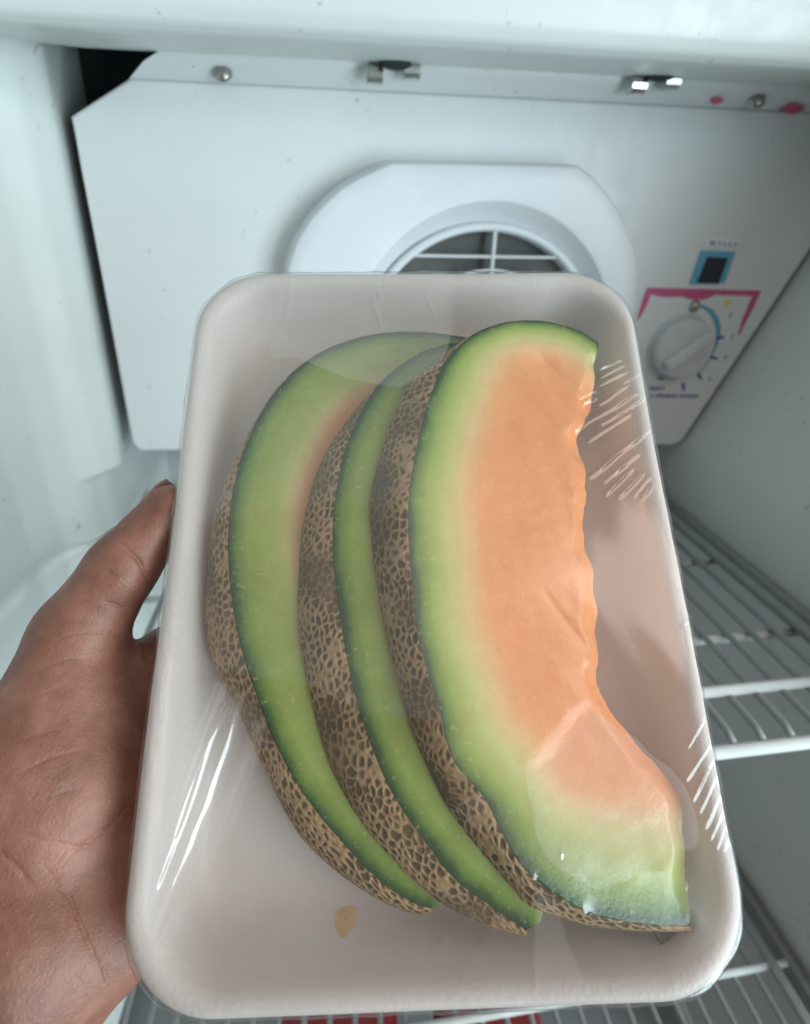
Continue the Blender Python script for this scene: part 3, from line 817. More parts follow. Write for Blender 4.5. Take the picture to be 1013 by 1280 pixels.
def build_slice(s, label):
    NTt = 640
    O = resample(DATA['O%d' % s], NTt)
    B = resample(DATA['B%d' % s], NTt)
    O[:, 2] = plane(s, O[:, 0])
    t = np.linspace(0, 1, NTt)
    # match B to O by nearest forward parameter so the cords run square to the edge
    if s == 3:
        I = resample(DATA['I3'], NTt)
        e_ = np.sin(np.pi * t) ** 0.5
        I[:, 0] += e_ * (0.7 * vnoise(np.c_[t * 90, t * 0], 81) + 0.14 * vnoise(np.c_[t * 300, t * 0], 82))
    else:
        wd = {1: 36.0, 2: 31.0}[s]
        I = O.copy()
        prof = np.sin(np.pi * np.clip(t, 0, 1)) ** 0.42
        I[:, 0] += wd * prof * (1 - 0.25 * t)
        I[:, 1] += -4.0 * prof * np.cos(np.pi * t)
    I[:, 2] = plane(s, I[:, 0])
    root = tag(empty('melon_slice', matrix=TFM), label, 'melon slice', 'melon slices on the tray')
    bpy.context.view_layer.update()
    # --- rind: section O -> bulge -> B -> tucked under
    K = 46
    jit = 0.18 * vnoise(np.c_[t * 190, t * 0 + s], 11 + s) + 0.12 * vnoise(np.c_[t * 700, t * 0], 31 + s)
    k = np.linspace(0, 1, K)[None, :, None]
    ctrl = np.stack([0.72 * B[:, 0] + 0.28 * O[:, 0], 0.5 * B[:, 1] + 0.5 * O[:, 1] + (B[:, 1] - O[:, 1]) * 0.22, O[:, 2] - 0.18 * (O[:, 2] - B[:, 2])], 1)
    Oe = O.copy()
    Oe[:, 2] += 0.12 + jit * 0.5
    R = (1 - k) ** 2 * Oe[:, None] + 2 * k * (1 - k) * ctrl[:, None] + k ** 2 * B[:, None]
    # tucked part
    cen = np.array([O[:, 0].mean() + 20, O[:, 1].mean()])
    inw = cen[None] - B[:, :2]
    inw /= np.linalg.norm(inw, axis=1)[:, None]
    k2 = np.linspace(0, 1, 7)[1:]
    drop = np.minimum(B[:, 2] - (FLOOR + 0.5), 6.0)
    tuck = []
    for q in k2:
        p = B.copy()
        p[:, :2] += inw * (q ** 2 * 4.0)
        p[:, 2] -= (drop if s == 1 else drop * 0.05) * math.sin(q * math.pi / 2)
        tuck.append(p)
    R = np.concatenate([R, np.stack(tuck, 1)], 1)
    KK = R.shape[1]
    sa = np.concatenate([[0], np.cumsum(np.linalg.norm(np.diff(O, axis=0), axis=1))])
    ac = np.concatenate([np.zeros((NTt, 1)), np.cumsum(np.linalg.norm(np.diff(R, axis=1), axis=2), axis=1)], 1)
    st = np.repeat(sa[:, None], KK, 1)
    net = netting(st.ravel(), ac.ravel(), 40 + s).reshape(NTt, KK)
    du = np.gradient(R, axis=0)
    dv = np.gradient(R, axis=1)
    nrm = np.cross(du, dv)
    nrm /= np.maximum(np.linalg.norm(nrm, axis=2), 1e-9)[..., None]
    out = np.array([-0.6, 0, 0.8])
    if (nrm[NTt // 2, K // 2] @ out) < 0:
        nrm = -nrm
    amp = 0.40 * sstep(0, 1.0, ac)
    R = R + nrm * ((net - 0.6) * amp)[..., None]
    rind = mesh_obj('rind', R.reshape(-1, 3) * 0.001, grid_faces(NTt, KK), M_rind, parent=root, attrs={'net': net.ravel()})
    # --- flesh: top face, inner wall, underside, closed
    NS, NT2 = 70, 260
    ii = np.linspace(0, NTt - 1, NT2).astype(int)
    o, i, b = O[ii], I[ii], B[ii]
    q = np.linspace(0, 1, NS)[None, :, None]
    top = o[:, None] * (1 - q) + i[:, None] * q
    P = top.reshape(-1, 3)
    # distance to the rind edge along the cut face
    d = np.full(len(P), 1e9)
    for a in range(0, NTt, 4):
        d = np.minimum(d, np.hypot(P[:, 0] - O[a, 0], P[:, 1] - O[a, 1]))
    v = P[:, 1]
    if s == 3:
        band = 25 * (1 - 0.38 * sstep(45, 72, v)) * (1 + 0.60 * sstep(-50, -68, v))
        # seed hollow: the flesh dips towards the inner edge and sits lower past the break
        di = np.full(len(P), 1e9)
        for a in range(30, NTt - 10, 4):
            di = np.minimum(di, np.hypot(P[:, 0] - I[a, 0], P[:, 1] - I[a, 1]))
        relief = -2.2 * (1 + 0.5 * vnoise(P[:, :2] * 0.35, 15)) * np.exp(-(di / (2.4 + 1.2 * vnoise(P[:, :2] * 0.25, 16))) ** 2) * sstep(1.5, 7, d) + 0.22 * vnoise(P[:, :2] * 0.55, 17) * np.exp(-(di / 9) ** 2) * sstep(3, 9, d) + 0.16 * vnoise(P[:, :2] * 0.16, 5) * sstep(3, 14, d) + 0.03 * vnoise(P[:, :2] * 0.9, 6) * sstep(3, 12, d)
        # break line running from the inner edge down to the left
        ln = (P[:, 0] - 42.0) * 0.62 - (P[:, 1] + 34.0) * 0.79 + 0.8 * vnoise(P[:, :2] * 0.2, 18)
        relief += -0.75 * sstep(-2.0, 3.5, ln) * sstep(9, 20, d)
        for (xa, ya), (xb, yb), dp in (((30, 62), (49, 43), 0.55), ((22, 57), (41, 40), 0.4), ((36, 66), (54, 50), 0.45), ((30, -8), (46, -30), 0.4), ((41, 20), (49, 2), 0.4)):
            dl, tl_, _s = seg_dist(P[:, :2] + 0.5 * np.stack([vnoise(P[:, :2] * 0.3, 19), vnoise(P[:, :2] * 0.3, 20)], 1), np.array([xa, ya], float), np.array([xb, yb], float))
            relief -= dp * np.exp(-(dl / 0.9) ** 2) * np.clip(np.sin(np.pi * np.clip(tl_, 0, 1)), 0, 1) ** 0.6
        # shallow tear under the top tip
        cx = (P[:, 0] - 50) * 0.75 + (P[:, 1] - 48) * 0.66
        relief += -1.3 * np.exp(-(cx / 4.0) ** 2) * sstep(9, 16, d)
    else:
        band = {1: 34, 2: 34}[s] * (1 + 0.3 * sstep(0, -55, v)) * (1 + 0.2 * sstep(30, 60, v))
        relief = 0.22 * vnoise(P[:, :2] * 0.3, 7 + s) * sstep(2, 8, d)
    ripe_shade = np.clip(d / band, 0, 1) if s == 3 else 0.165 * np.clip(d / 5.0, 0, 1) ** 0.9 + (0.60 * sstep(11, 25, d) + 0.10 * sstep(4, 14, d)) * (0.25 + 0.75 * sstep(-50, 5, v))  # front slice: ripeness; rear slices: their shade put into the colour as olive
    P = P.copy()
    P[:, 2] += relief
    top = P.reshape(NT2, NS, 3)
    # underside
    low = np.empty_like(top)
    bb = b.copy()
    bb[:, :2] += (o[:, :2] - b[:, :2]) * 0.12
    for c in range(NS):
        f = c / (NS - 1)
        low[:, c] = bb * (1 - f) + i * f
        und = plane(s - 1, low[:, c, 0]) + 0.35
        if s == 1:
            und = np.full(NT2, FLOOR + 0.4)
        if s == 3:
            und = und * (1 - sstep(0.6, 0.85, f)) + (FLOOR + 3.0) * sstep(0.6, 0.85, f)
        low[:, c, 2] = np.minimum(und, top[:, c, 2] - 0.4)
    low[:, 0, 2] = np.minimum(bb[:, 2] + 0.3, top[:, 0, 2] - 0.2)
    i_low = low[:, -1].copy()
    sec = np.concatenate([top, (top[:, -1:] * 0.6 + low[:, -1:] * 0.4) + np.array([[[-0.3, 0, 0]]]), low[:, ::-1]], 1)
    sec_ripe_shade = np.concatenate([ripe_shade.reshape(NT2, NS), np.ones((NT2, 1)) * ripe_shade.reshape(NT2, NS)[:, -1:], ripe_shade.reshape(NT2, NS)[:, ::-1]], 1)
    mcount = sec.shape[1]
    Vv = sec.reshape(-1, 3)
    F = grid_faces(NT2, mcount, wrap_m=True).tolist()
    F.append(list(range(mcount))[::-1])
    F.append([(NT2 - 1) * mcount + x for x in range(mcount)])
    mesh_obj('flesh', Vv * 0.001, F, M_flesh, parent=root, attrs={'ripe_shade': sec_ripe_shade.ravel()})
    return root, top, R


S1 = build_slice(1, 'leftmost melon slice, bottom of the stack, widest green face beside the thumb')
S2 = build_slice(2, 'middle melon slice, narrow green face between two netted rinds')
S3 = build_slice(3, 'front melon slice on top with its whole orange face showing')

# small grey rind flap at the front slice's lower tip
root3 = S3[0]
tip = np.array(DATA['DROPS'][3])
bm = bmesh.new()
ring = [(-4.6, 3.2), (-1.5, 3.6), (2.6, 3.4), (1.7, 0.8), (0.4, -1.6), (-0.8, -2.4), (-2.2, -1.4), (-3.2, 0.8)]
for zz in (0.0, -1.2):
    for x, y in ring:
        bm.verts.new((float(tip[0] + x) * 0.001, float(tip[1] + y - 2.2) * 0.001, float(tip[2] + 1.0 + zz) * 0.001))
bm.verts.ensure_lookup_table()
n = len(ring)
bm.faces.new([bm.verts[k] for k in range(n)])
bm.faces.new([bm.verts[n + k] for k in range(n)][::-1])
for k in range(n):
    bm.faces.new((bm.verts[k], bm.verts[n + k], bm.verts[n + (k + 1) % n], bm.verts[(k + 1) % n]))
flap = bm_obj('rind_flap', bm, simple('grey_rind', (0.16, 0.18, 0.15), 0.5, 0, 0.3, 300), parent=root3)
flap['label'] = 'small grey flap hanging from the lower tip'

# ------------------------------------------------------------------ stretch film
NA, NK = 1700, 320
Wd, Hd = 70.5, 98.5
gu = np.arange(-73, 73.01, 1.0)
gv = np.arange(-101, 101.01, 1.0)
verts_all, faces_all = [], []
basei = 0
for (root, top, R) in (S1, S2, S3):
    a = top[::3, ::3]
    sh0 = a.shape
    verts_all += [tuple(p) for p in a.reshape(-1, 3)]
    faces_all += [tuple(int(x) + basei for x in f) for f in grid_faces(sh0[0], sh0[1])]
    basei += sh0[0] * sh0[1]
    a = R[::5, ::4]
    sh0 = a.shape
    verts_all += [tuple(p) for p in a.reshape(-1, 3)]
    faces_all += [tuple(int(x) + basei for x in f) for f in grid_faces(sh0[0], sh0[1])]
    basei += sh0[0] * sh0[1]
bvh = BVHTree.FromPolygons(verts_all, faces_all)
obst = np.full((len(gu), len(gv)), FLOOR + 1.0)
for a, uu in enumerate(gu):
    for b, vv in enumerate(gv):
        h = bvh.ray_cast(Vector((uu, vv, 60)), Vector((0, 0, -1)))
        if h[0] is not None:
            obst[a, b] = h[0].z + 0.35
GU, GV = np.meshgrid(gu, gv, indexing='ij')
rr = 20.5
qx = np.maximum(np.abs(GU) - (67.5 - rr), 0)
qy = np.maximum(np.abs(GV) - (95.5 - rr), 0)
sd = np.hypot(qx, qy) + np.minimum(np.maximum(np.abs(GU) - (67.5 - rr), np.abs(GV) - (95.5 - rr)), 0) - rr
outside = sd > -0.8
h = np.maximum(obst, 2.0)
h[outside] = 0.25
for it in range(3500):
    avg = 0.25 * (np.roll(h, 1, 0) + np.roll(h, -1, 0) + np.roll(h, 1, 1) + np.roll(h, -1, 1))
    h = np.maximum(avg, obst)
    h[outside] = 0.25
for it in range(2):
    hs = 0.25 * (np.roll(h, 1, 0) + np.roll(h, -1, 0) + np.roll(h, 1, 1) + np.roll(h, -1, 1))
    h = np.maximum(h, hs)


def sample(hg, u, v):
    x = np.clip((u - gu[0]) / 1.0, 0, len(gu) - 1.001)
    y = np.clip((v - gv[0]) / 1.0, 0, len(gv) - 1.001)
    i, j = x.astype(int), y.astype(int)
    fx, fy = x - i, y - j
    fx = fx
    return hg[i, j] * (1 - fx) * (1 - fy) + hg[i + 1, j] * fx * (1 - fy) + hg[i, j + 1] * (1 - fx) * fy + hg[i + 1, j + 1] * fx * fy


ol = rrect(68.6, 96.6, 20.8, NA)
ks = np.concatenate([np.linspace(0.004, 0.58, 110, endpoint=False), np.linspace(0.58, 1, NK - 110)])
P = (ks[:, None, None] * ol[None]).reshape(-1, 2)
H = sample(h, P[:, 0], P[:, 1])


SET = {'a': (0.62, 0.52), 'b': (0.42, 0.55), 'c': (0.5, 0.7), 'd': (0.4, 0.45), 'e': (0.7, 0.6), 'E': (1.25, 1.25), 'f': (0.28, 0.7), 'z': (0.05, 0.8), 'g': (0.4, 0.4), 'h': (0.6, 0.9), 'k': (0.4, 1.2)}
fr = random.Random(9)
fid = 200
for kind, pts in DATA['FOLD']:
    amp, wd = SET[kind]
    amp *= fr.uniform(0.75, 1.2)
    wd *= fr.uniform(0.8, 1.25)
    pts = np.array(pts, float)
    if len(pts) > 2:
        pts = resample(pts, 14)
    lo_, hi_ = pts.min(0) - 5 * wd, pts.max(0) + 5 * wd
    sel = np.argwhere(((P > lo_) & (P < hi_)).all(1)).ravel()
    wig = {'a': 0.12, 'b': 0.15, 'e': 0.12, 'E': 0.15}.get(kind, 0.45)
    Pq = P[sel] + wig * np.stack([vnoise(P[sel] * 0.45, fid), vnoise(P[sel] * 0.45, fid + 1)], 1)
    brk = 0.75 + 0.45 * vnoise(P[sel] * 0.5, fid + 2)
    fid += 3
    if kind in 'eE':
        brk = brk * 0.1 + 0.9
    best = np.full(len(sel), 1e9)
    env = np.zeros(len(sel))
    n = len(pts) - 1
    for i in range(n):
        dd, tt, side = seg_dist(Pq, pts[i], pts[i + 1])
        tg = (i + np.clip(tt, 0, 1)) / n
        up = dd < best
        best[up] = dd[up]
        env[up] = np.sin(np.pi * (0.04 + 0.92 * tg[up])) ** 0.45
    H[sel] += amp * np.clip(brk, 0.25, 1.2) * env * np.exp(-(best / wd) ** 2)
# overall slack and faint tension ripples
H += (0.10 * vnoise(P * 0.09, 21) + 0.035 * vnoise(np.c_[P[:, 0] * 0.5 + P[:, 1] * 0.2, P[:, 1] * 0.1], 22)) * sstep(1.0, 0.9, np.repeat(ks, NA))
V = np.c_[P, H]
skirt = []
for a, w in ((69.9, -0.1), (70.75, -1.6), (70.9, -4.2), (69.9, -6.0), (66.2, -11.5), (63.6, FLOOR + 0.5), (61.2, FLOOR - 2.3), (57.5, FLOOR - 3.3), (40, FLOOR - 3.4)):
    q = rrect(a, a + 28, 21.5, NA)
    ww = np.full(NA, w) + 0.25 * vnoise(q * 0.5, 23)
    skirt.append(np.c_[q + 0.12 * np.stack([vnoise(q * 0.7, 25), vnoise(q * 0.7, 26)], 1), ww])
V = np.vstack([V] + skirt)
V[:, 0] += 0.30 * vnoise(np.c_[V[:, 1] * 0.05, V[:, 0] * 0.01], 4) * sstep(60, 70, np.abs(V[:, 0]))
F = grid_faces(NK + len(skirt), NA, wrap_m=True)[:, ::-1]


def in_poly(P, poly):
    full = np.full(len(P), -99.0)
    sel = np.argwhere(((P > poly.min(0) - 3) & (P < poly.max(0) + 3)).all(1)).ravel()
    P = P[sel]
    r = np.zeros(len(P), bool)
    dmin = np.full(len(P), 1e9)
    n = len(poly)
    for i in range(n):
        a, b = poly[i], poly[(i + 1) % n]
        c = (a[1] > P[:, 1]) != (b[1] > P[:, 1])
        x = (b[0] - a[0]) * (P[:, 1] - a[1]) / (b[1] - a[1] + 1e-12) + a[0]
        r ^= c & (P[:, 0] < x)
        dmin = np.minimum(dmin, seg_dist(P, a, b)[0])
    full[sel] = np.where(r, dmin, -dmin)
    return full


# where the film stands clear of the wet fruit it looks milky; where it clings it is clear
wpl = resample(DATA['WET'] + DATA['WET'][:1], 60)[:-1, :2]
Pw = P + 0.5 * np.stack([vnoise(P * 0.5, 51), vnoise(P * 0.5, 52)], 1)
air_sheen = 0.11 * sstep(-0.15, 0.25, in_poly(Pw, wpl))
edge_v = np.interp(P[:, 0], [-60, -36, -22, -6, 6, 12], [66, 63, 55, 50, 56, 75]) + 0.5 * vnoise(P * 0.4, 53)
air_sheen = np.maximum(air_sheen, 0.17 * sstep(-0.2, 0.5, P[:, 1] - edge_v) * sstep(13, 8, P[:, 0]) * sstep(-52, -40, P[:, 0]))
fa, fb = [np.array(q[1]) for q in DATA['FOLD'] if q[0] in 'fz'][:2]
air_sheen = np.maximum(air_sheen, 0.06 * sstep(-0.4, 0.8, in_poly(P, np.vstack([fa, fb[::-1]]))))
air_sheen = np.maximum(air_sheen, 0.05 * sstep(-1.5, 2.5, in_poly(P, np.array(DATA['EB']))))  # broad highlight of the lower left folds painted in as milkiness
low_v = np.interp(P[:, 0], [-60, -30, -18, 5], [-26, -30, -36, -40])
air_sheen = np.maximum(air_sheen, 0.05 * sstep(-0.5, 0.5, P[:, 1] - low_v) * sstep(8, -6, P[:, 0]))
haze_sheen = np.concatenate([0.03 + air_sheen, np.full(len(skirt) * NA, 0.05)])
m = NT('stretch_film')
m.n.remove(m.bsdf)
tr = m.add('ShaderNodeBsdfTransparent')
tr.inputs[0].default_value = (0.97, 0.97, 0.965, 1)
gl = m.add('ShaderNodeBsdfGlossy')
gl.inputs['Roughness'].default_value = 0.11
df = m.add('ShaderNodeBsdfDiffuse')
df.inputs[0].default_value = (0.9, 0.88, 0.86, 1)
lw = m.add('ShaderNodeLayerWeight')
lw.inputs['Blend'].default_value = 0.5
pw = m.add('ShaderNodeMath', operation='POWER')
m.link(lw.outputs['Facing'], pw.inputs[0])
pw.inputs[1].default_value = 5.0
fz = m.add('ShaderNodeMath', operation='MULTIPLY_ADD')
m.link(pw.outputs[0], fz.inputs[0])
fz.inputs[1].default_value = 0.85
fz.inputs[2].default_value = 0.085
tc = m.add('ShaderNodeTexCoord')
ns = m.noise(55, 4, 0.6, vec=tc.outputs['Object'])
bp = m.add('ShaderNodeBump')
bp.inputs['Strength'].default_value = 0.12
bp.inputs['Distance'].default_value = 0.0006
m.link(ns.outputs['Fac'], bp.inputs['Height'])
m.link(bp.outputs['Normal'], gl.inputs['Normal'])
m.link(bp.outputs['Normal'], lw.inputs['Normal'])
mx = m.add('ShaderNodeMixShader')
mk = m.add('ShaderNodeAttribute', attribute_name='milk')
m.link(mk.outputs['Fac'], mx.inputs[0])
m.link(tr.outputs[0], mx.inputs[1])
m.link(df.outputs[0], mx.inputs[2])
mx2 = m.add('ShaderNodeMixShader')
m.link(fz.outputs[0], mx2.inputs[0])
m.link(mx.outputs[0], mx2.inputs[1])
m.link(gl.outputs[0], mx2.inputs[2])
m.link(mx2.outputs[0], m.out.inputs['Surface'])
film = mesh_obj('stretch_film', V * 0.001, F, m.mat, matrix=TFM, attrs={'milk': haze_sheen})
tag(film, 'clear stretch film wrapped tight over the tray and melon, creased at the edges', 'plastic wrap')

# droplets on the front slice and a juice stain on the tray
m = NT('juice_drop')
m.set(Base_Color=(0.95, 0.95, 0.85), Roughness=0.05, Transmission_Weight=1.0, IOR=1.33)
M_drop = m.mat


def dome(name, u, v, w, a, b, hgt, mat, parent=None):
    n, k = 24, 7
    V = []
    for j in range(k):
        f = math.cos(j / (k - 1) * math.pi / 2) if j else 1.0
        zz = math.sin(j / (k - 1) * math.pi / 2) * hgt
        for i in range(n):
            q = 2 * math.pi * i / n
            wob = 1 + 0.12 * math.sin(2 * q + 1) + 0.08 * math.sin(3 * q)
            V.append(((u + a * max(f, 0.02) * wob * math.cos(q)) * 0.001, (v + b * max(f, 0.02) * wob * math.sin(q)) * 0.001, (w + zz) * 0.001))
    F = grid_faces(k, n, wrap_m=True).tolist()
    F.append([(k - 1) * n + i for i in range(n)])
    F.append(list(range(n))[::-1])
    return mesh_obj(name, V, F, mat, parent=parent, matrix=None if parent else TFM)


for (du, dv, a, b), lab in zip(((0, 0, 1.1, 1.5), (0, 0, 0.7, 1.5), (0, 0, 0.6, 1.1)), ('largest clear juice droplet at the lower tip of the front slice', 'slim juice droplet just below the largest one on the front slice', 'small juice droplet in the pale wet patch of the front slice')):
    k_ = ('largest', 'slim', 'small').index(lab.split()[0])
    dp = DATA['DROPS'][k_]
    hz = bvh.ray_cast(Vector((dp[0], dp[1], 60)), Vector((0, 0, -1)))[0]
    o = dome('juice_droplet', dp[0], dp[1], (hz.z if hz else dp[2]) - 0.05, a, b, 0.34, M_drop)
    tag(o, lab, 'droplet', 'juice droplets on the front slice')
st = DATA['STAIN'][0]
o = dome('juice_stain', st[0], st[1], float(np.interp(abs(st[1]), [r_[1] for r_ in TRAY_RINGS[:6]], [r_[3] for r_ in TRAY_RINGS[:6]])) + 0.12, 2.5, 2.6, 0.3, simple('dried_juice', (0.80, 0.58, 0.37), 0.4, 0, 0.12, 300))
ring_w = lambda q: float(np.interp(abs(q), [r_[1] for r_ in TRAY_RINGS[:6]], [r_[3] for r_ in TRAY_RINGS[:6]]))
for vt in o.data.vertices:
    vt.co.z += (ring_w(vt.co.y * 1000) - ring_w(st[1])) * 0.001
tag(o, 'small tan juice stain on the tray floor below the slices', 'stain')

# ------------------------------------------------------------------ hand
HP = {k: np.array(v, float) for k, v in DATA['HAND'].items()}


def rcone(P, a, b, ra, rb):
    d = b - a
    L2 = d @ d
    t = np.clip(((P - a) @ d) / L2, 0, 1)
    q = P - (a + t[..., None] * d)
    return np.sqrt((q * q).sum(-1)) - (ra + (rb - ra) * t)


def smin(a, b, k):
    hh = np.clip(0.5 + 0.5 * (b - a) / k, 0, 1)
    return b * (1 - hh) + a * hh - k * hh * (1 - hh)


STEP = 1.0
lo = np.array([-150.0, -150.0, -68.0])
hi = np.array([30.0, 40.0, 16.0])
nx, ny, nz = ((hi - lo) / STEP).astype(int)
gx = lo[0] + np.arange(nx) * STEP
gy = lo[1] + np.arange(ny) * STEP
gz = lo[2] + np.arange(nz) * STEP
G = np.stack(np.meshgrid(gx, gy, gz, indexing='ij'), -1).astype(np.float32)
A = lambda *p: np.array(p, np.float32)
h_ = {k: v.astype(np.float32) for k, v in HP.items()}
# palm
pal = rcone(G, h_['wrist'], h_['imcp'], 19.0, 11.5)
for nme, ra, rb in (('mmcp', 18.0, 11.5), ('rmcp', 17.0, 11.0), ('pmcp', 16.0, 10.5)):
    pal = smin(pal, rcone(G, h_['wrist'], h_[nme], ra, rb), 9)
pal = smin(pal, rcone(G, h_['hypo1'], h_['hypo2'], 15.0, 14.0), 8)
pal = smin(pal, rcone(G, h_['thumb_cmc'], h_['thumb_mid'], 19.0, 17.0), 10)
pal = smin(pal, rcone(G, h_['thenar2'], h_['thenar1'], 17.0, 15.5), 9)
pal = smin(pal, rcone(G, h_['wrist'], h_['fore'], 23.0, 25.0), 12)
# thumb
th = rcone(G, h_['thumb_mid'], h_['thumb_mcp'], 16.0, 11.6)
th = smin(th, rcone(G, h_['thumb_mcp'], h_['thumb_ip'], 11.4, 9.2), 4)
th = smin(th, rcone(G, h_['thumb_ip'], h_['thumb_tip'], 9.3, 7.6), 3)
pal = smin(pal, th, 7)
# fingers behind the tray, bent round its underside
fing = None
FT = {}
for nme, dirs in (('imcp', [(36, 11, -6), (22, 4, 2), (17, 1, 4)]), ('mmcp', [(40, 8, -2), (25, 2, 2), (18, -1, 4)]), ('rmcp', [(37, 5, 0), (24, -1, 2), (17, -3, 4)]), ('pmcp', [(30, -2, 0), (19, -4, 2), (14, -5, 4)])):
    p = h_[nme]
    rad = [9.6, 8.6, 7.8, 6.6] if nme != 'pmcp' else [8.6, 7.4, 6.7, 5.6]
    chain = None
    for q, (r0, r1) in zip(dirs, zip(rad, rad[1:])):
        p2 = p + A(*q)
        c = rcone(G, p, p2, r0, r1)
        chain = c if chain is None else smin(chain, c, 2.5)
        p = p2
    FT[nme] = (p, p - A(*dirs[-1]))
    fing = chain if fing is None else np.minimum(fing, chain)
sdf = smin(pal, fing, 5)


def surface_nets(Fv, lo, step):
    nx, ny, nz = Fv.shape
    ins = Fv < 0
    c = np.zeros((nx - 1, ny - 1, nz - 1), np.int8)
    for dx in (0, 1):
        for dy in (0, 1):
            for dz in (0, 1):
                c += ins[dx:nx - 1 + dx, dy:ny - 1 + dy, dz:nz - 1 + dz]
    act = (c > 0) & (c < 8)
    idx = -np.ones(act.shape, np.int64)
    cells = np.argwhere(act)
    idx[act] = np.arange(len(cells))
    acc = np.zeros((len(cells), 3))
    cnt = np.zeros(len(cells))
    corners = [(0, 0, 0), (1, 0, 0), (0, 1, 0), (1, 1, 0), (0, 0, 1), (1, 0, 1), (0, 1, 1), (1, 1, 1)]
    for a in corners:
        for ax in range(3):
            if a[ax] == 0:
                b = list(a)
                b[ax] = 1
                fa = Fv[cells[:, 0] + a[0], cells[:, 1] + a[1], cells[:, 2] + a[2]]
                fb = Fv[cells[:, 0] + b[0], cells[:, 1] + b[1], cells[:, 2] + b[2]]
                cr = (fa < 0) != (fb < 0)
                t = np.where(cr, fa / np.where(cr, fa - fb, 1), 0)
                pnt = np.array(a, float)[None].repeat(len(cells), 0)
                pnt[:, ax] = t
                acc[cr] += pnt[cr]
                cnt[cr] += 1
    V = lo + (cells + acc / cnt[:, None]) * step
    faces = []
    for ax in range(3):
        o1, o2 = [(1, 2), (2, 0), (0, 1)][ax]
        sl0 = [slice(1, -1)] * 3
        sl0[ax] = slice(0, -1)
        a = ins[tuple(sl0)]
        sl1 = list(sl0)
        sl1[ax] = slice(1, None)
        b = ins[tuple(sl1)]
        e = np.argwhere(a != b)
        pos = a[a != b]
        base = e.copy()
        for k in range(3):
            if k != ax:
                base[:, k] += 1

        def cid(d1, d2):
            q = base.copy()
            q[:, o1] -= d1
            q[:, o2] -= d2
            return idx[q[:, 0], q[:, 1], q[:, 2]]
        quad = np.stack([cid(1, 1), cid(0, 1), cid(0, 0), cid(1, 0)], 1)
        quad[~pos] = quad[~pos][:, ::-1]
        faces.append(quad)
    return V, np.vstack(faces)


HV, HF = surface_nets(sdf, lo, STEP)
tmp = bpy.data.meshes.new('hand_base')
tmp.from_pydata(HV.tolist(), [], HF.tolist())
bm = bmesh.new()
bm.from_mesh(tmp)
for _ in range(3):
    bmesh.ops.smooth_vert(bm, verts=bm.verts, factor=0.5, use_axis_x=True, use_axis_y=True, use_axis_z=True)
bmesh.ops.subdivide_edges(bm, edges=[e for e in bm.edges if (e.verts[0].co.z > -34 and e.verts[0].co.x < -58)], cuts=2, use_grid_fill=True)
for _ in range(3):
    bmesh.ops.smooth_vert(bm, verts=bm.verts, factor=0.5, use_axis_x=True, use_axis_y=True, use_axis_z=True)
bm.normal_update()
bm.to_mesh(tmp)
bm.free()
nv = len(tmp.vertices)
co = np.empty(nv * 3)
tmp.vertices.foreach_get('co', co)
co = co.reshape(-1, 3)
no = np.empty(nv * 3)
tmp.vertices.foreach_get('normal', no)
no = no.reshape(-1, 3)
if ((co - co.mean(0)) * no).sum() < 0:
    no = -no
    FLIP = True
else:
    FLIP = False
# creases: seen along the line of sight they lie on straight rays; anchor each on the skin where the ray from the wearer's eye meets it
hb = BVHTree.FromPolygons([tuple(p) for p in co], [tuple(p.vertices) for p in tmp.polygons])
eye = Vector((-8.4, -28.45, 136.5))
disp = np.zeros(nv)
front = np.argwhere(co[:, 2] > -40).ravel()
CW = [(0.75, 0.55), (0.25, 0.35), (0.40, 0.42), (0.32, 0.38), (0.20, 0.32), (0.14, 0.3), (0.14, 0.3), (0.20, 0.3), (0.16, 0.3), (0.40, 0.5), (0.28, 0.35), (0.28, 0.35), (0.2, 0.3), (0.42, 0.34), (0.15, 0.4), (0.8, 0.6), (0.2, 0.5)]
for (depth, width), line in zip(CW, DATA['CREASE']):
    q = resample(line, 40)
    pts = []
    for p in q:
        d = (Vector(p) - eye).normalized()
        hit = hb.ray_cast(eye, d)
        if hit[0] is not None:
            pts.append(hit[0][:])
    if len(pts) < 4:
        continue
    pts = np.array(pts)
    pts[:, :2] += 0.18 * np.stack([vnoise(pts * 0.9, 61), vnoise(pts * 0.9, 62)], 1)
    dmin = np.full(len(front), 1e9)
    par = np.zeros(len(front))
    for j in range(len(pts)):
        dd = ((co[front] - pts[j]) ** 2).sum(1)
        up = dd < dmin
        dmin[up] = dd[up]
        par[up] = j / (len(pts) - 1)
    dmin = np.sqrt(dmin)
    taper = np.sin(np.pi * (0.05 + 0.9 * par)) ** 0.6
    disp[front] -= depth * taper * (0.75 * np.exp(-(dmin / width) ** 2) + 0.35 * np.exp(-(dmin / (width * 4.0)) ** 2))
disp += 0.16 * vnoise(co * 0.28, 71) + 0.05 * vnoise(co * 0.9, 72)
co = co + no * disp[:, None]
m = NT('skin')
tc = m.add('ShaderNodeTexCoord')
n1 = m.noise(38, 6, 0.65, vec=tc.outputs['Object'])
n2 = m.noise(260, 4, 0.65, vec=tc.outputs['Object'])
vr = m.add('ShaderNodeTexVoronoi', feature='DISTANCE_TO_EDGE')
vr.inputs['Scale'].default_value = 900
m.link(tc.outputs['Object'], vr.inputs['Vector'])
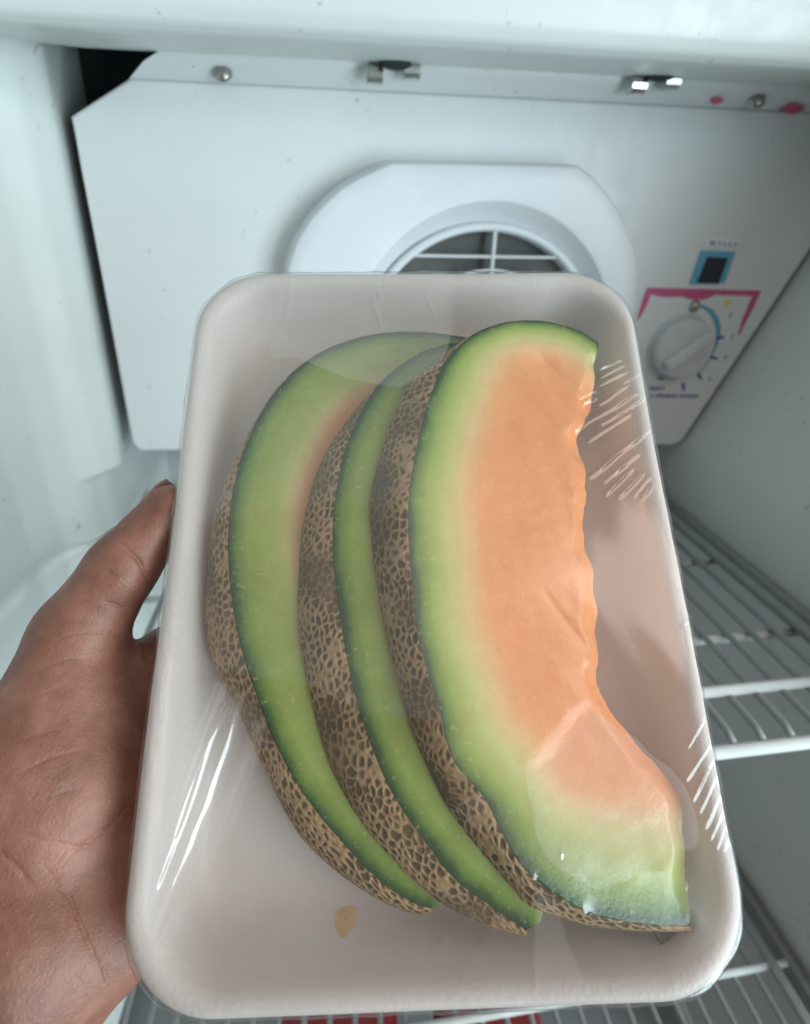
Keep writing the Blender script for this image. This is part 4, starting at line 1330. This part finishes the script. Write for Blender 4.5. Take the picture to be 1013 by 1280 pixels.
c1 = m.ramp(n1.outputs['Fac'], [(0.32, (0.17, 0.064, 0.040)), (0.5, (0.275, 0.122, 0.084)), (0.70, (0.42, 0.20, 0.15))])
c2 = m.ramp(n2.outputs['Fac'], [(0.3, (0.86, 0.84, 0.82)), (0.7, (1.0, 1.0, 1.0))])
cm = m.mix(1.0, c1.outputs['Color'], c2.outputs['Color'], 'MULTIPLY')
nb = m.bump(vr.outputs['Distance'], 0.4, 0.0003)
nb = m.bump(n2.outputs['Fac'], 0.3, 0.0006, nb)
m.set(Base_Color=cm, Roughness=0.5, Normal=nb)
M_skin = m.mat
hand = mesh_obj('hand', co * 0.001, [tuple(p.vertices)[::-1] if FLIP else tuple(p.vertices) for p in tmp.polygons], M_skin, matrix=TFM)
bpy.data.meshes.remove(tmp)
tag(hand, 'bare left hand gripping the left side of the foam tray, thumb up', 'hand')
# nails: thumb on its outer side, fingers behind the tray
m = NT('nail')
m.set(Base_Color=(0.52, 0.30, 0.25), Roughness=0.25)
M_nail = m.mat


def nail(tipc, base, out, r, ln, parent):
    ax = Vector([float(x) for x in (tipc - base)]).normalized()
    ov = Vector(out)
    ov = (ov - ov.dot(ax) * ax).normalized()
    sd_ = ax.cross(ov)
    V = []
    for j in range(9):
        f = j / 8
        for i in range(9):
            a = math.radians(-58 + 116 * i / 8) * (1 if f < 0.8 else 1 - (f - 0.8) * 1.2)
            c = Vector([float(x) for x in tipc]) + ax * (ln * (f - 0.42))
            rr2 = r * (1.03 - 0.10 * max(0, f - 0.5))
            p = c + (ov * math.cos(a) + sd_ * math.sin(a)) * rr2
            V.append(tuple(p * 0.001))
    o = mesh_obj('fingernail', V, grid_faces(9, 9), M_nail, parent=parent)
    o.modifiers.new('thick', 'SOLIDIFY').thickness = 0.0006
    return o


nail(h_['thumb_tip'], h_['thumb_ip'], (-0.6, 0.35, -0.75), 7.6, 12, hand)
for nme in ('imcp', 'mmcp', 'rmcp', 'pmcp'):
    tp, bs = FT[nme]
    nail(tp, bs, (0, 0, -1), 6.6 if nme != 'pmcp' else 5.6, 10, hand)
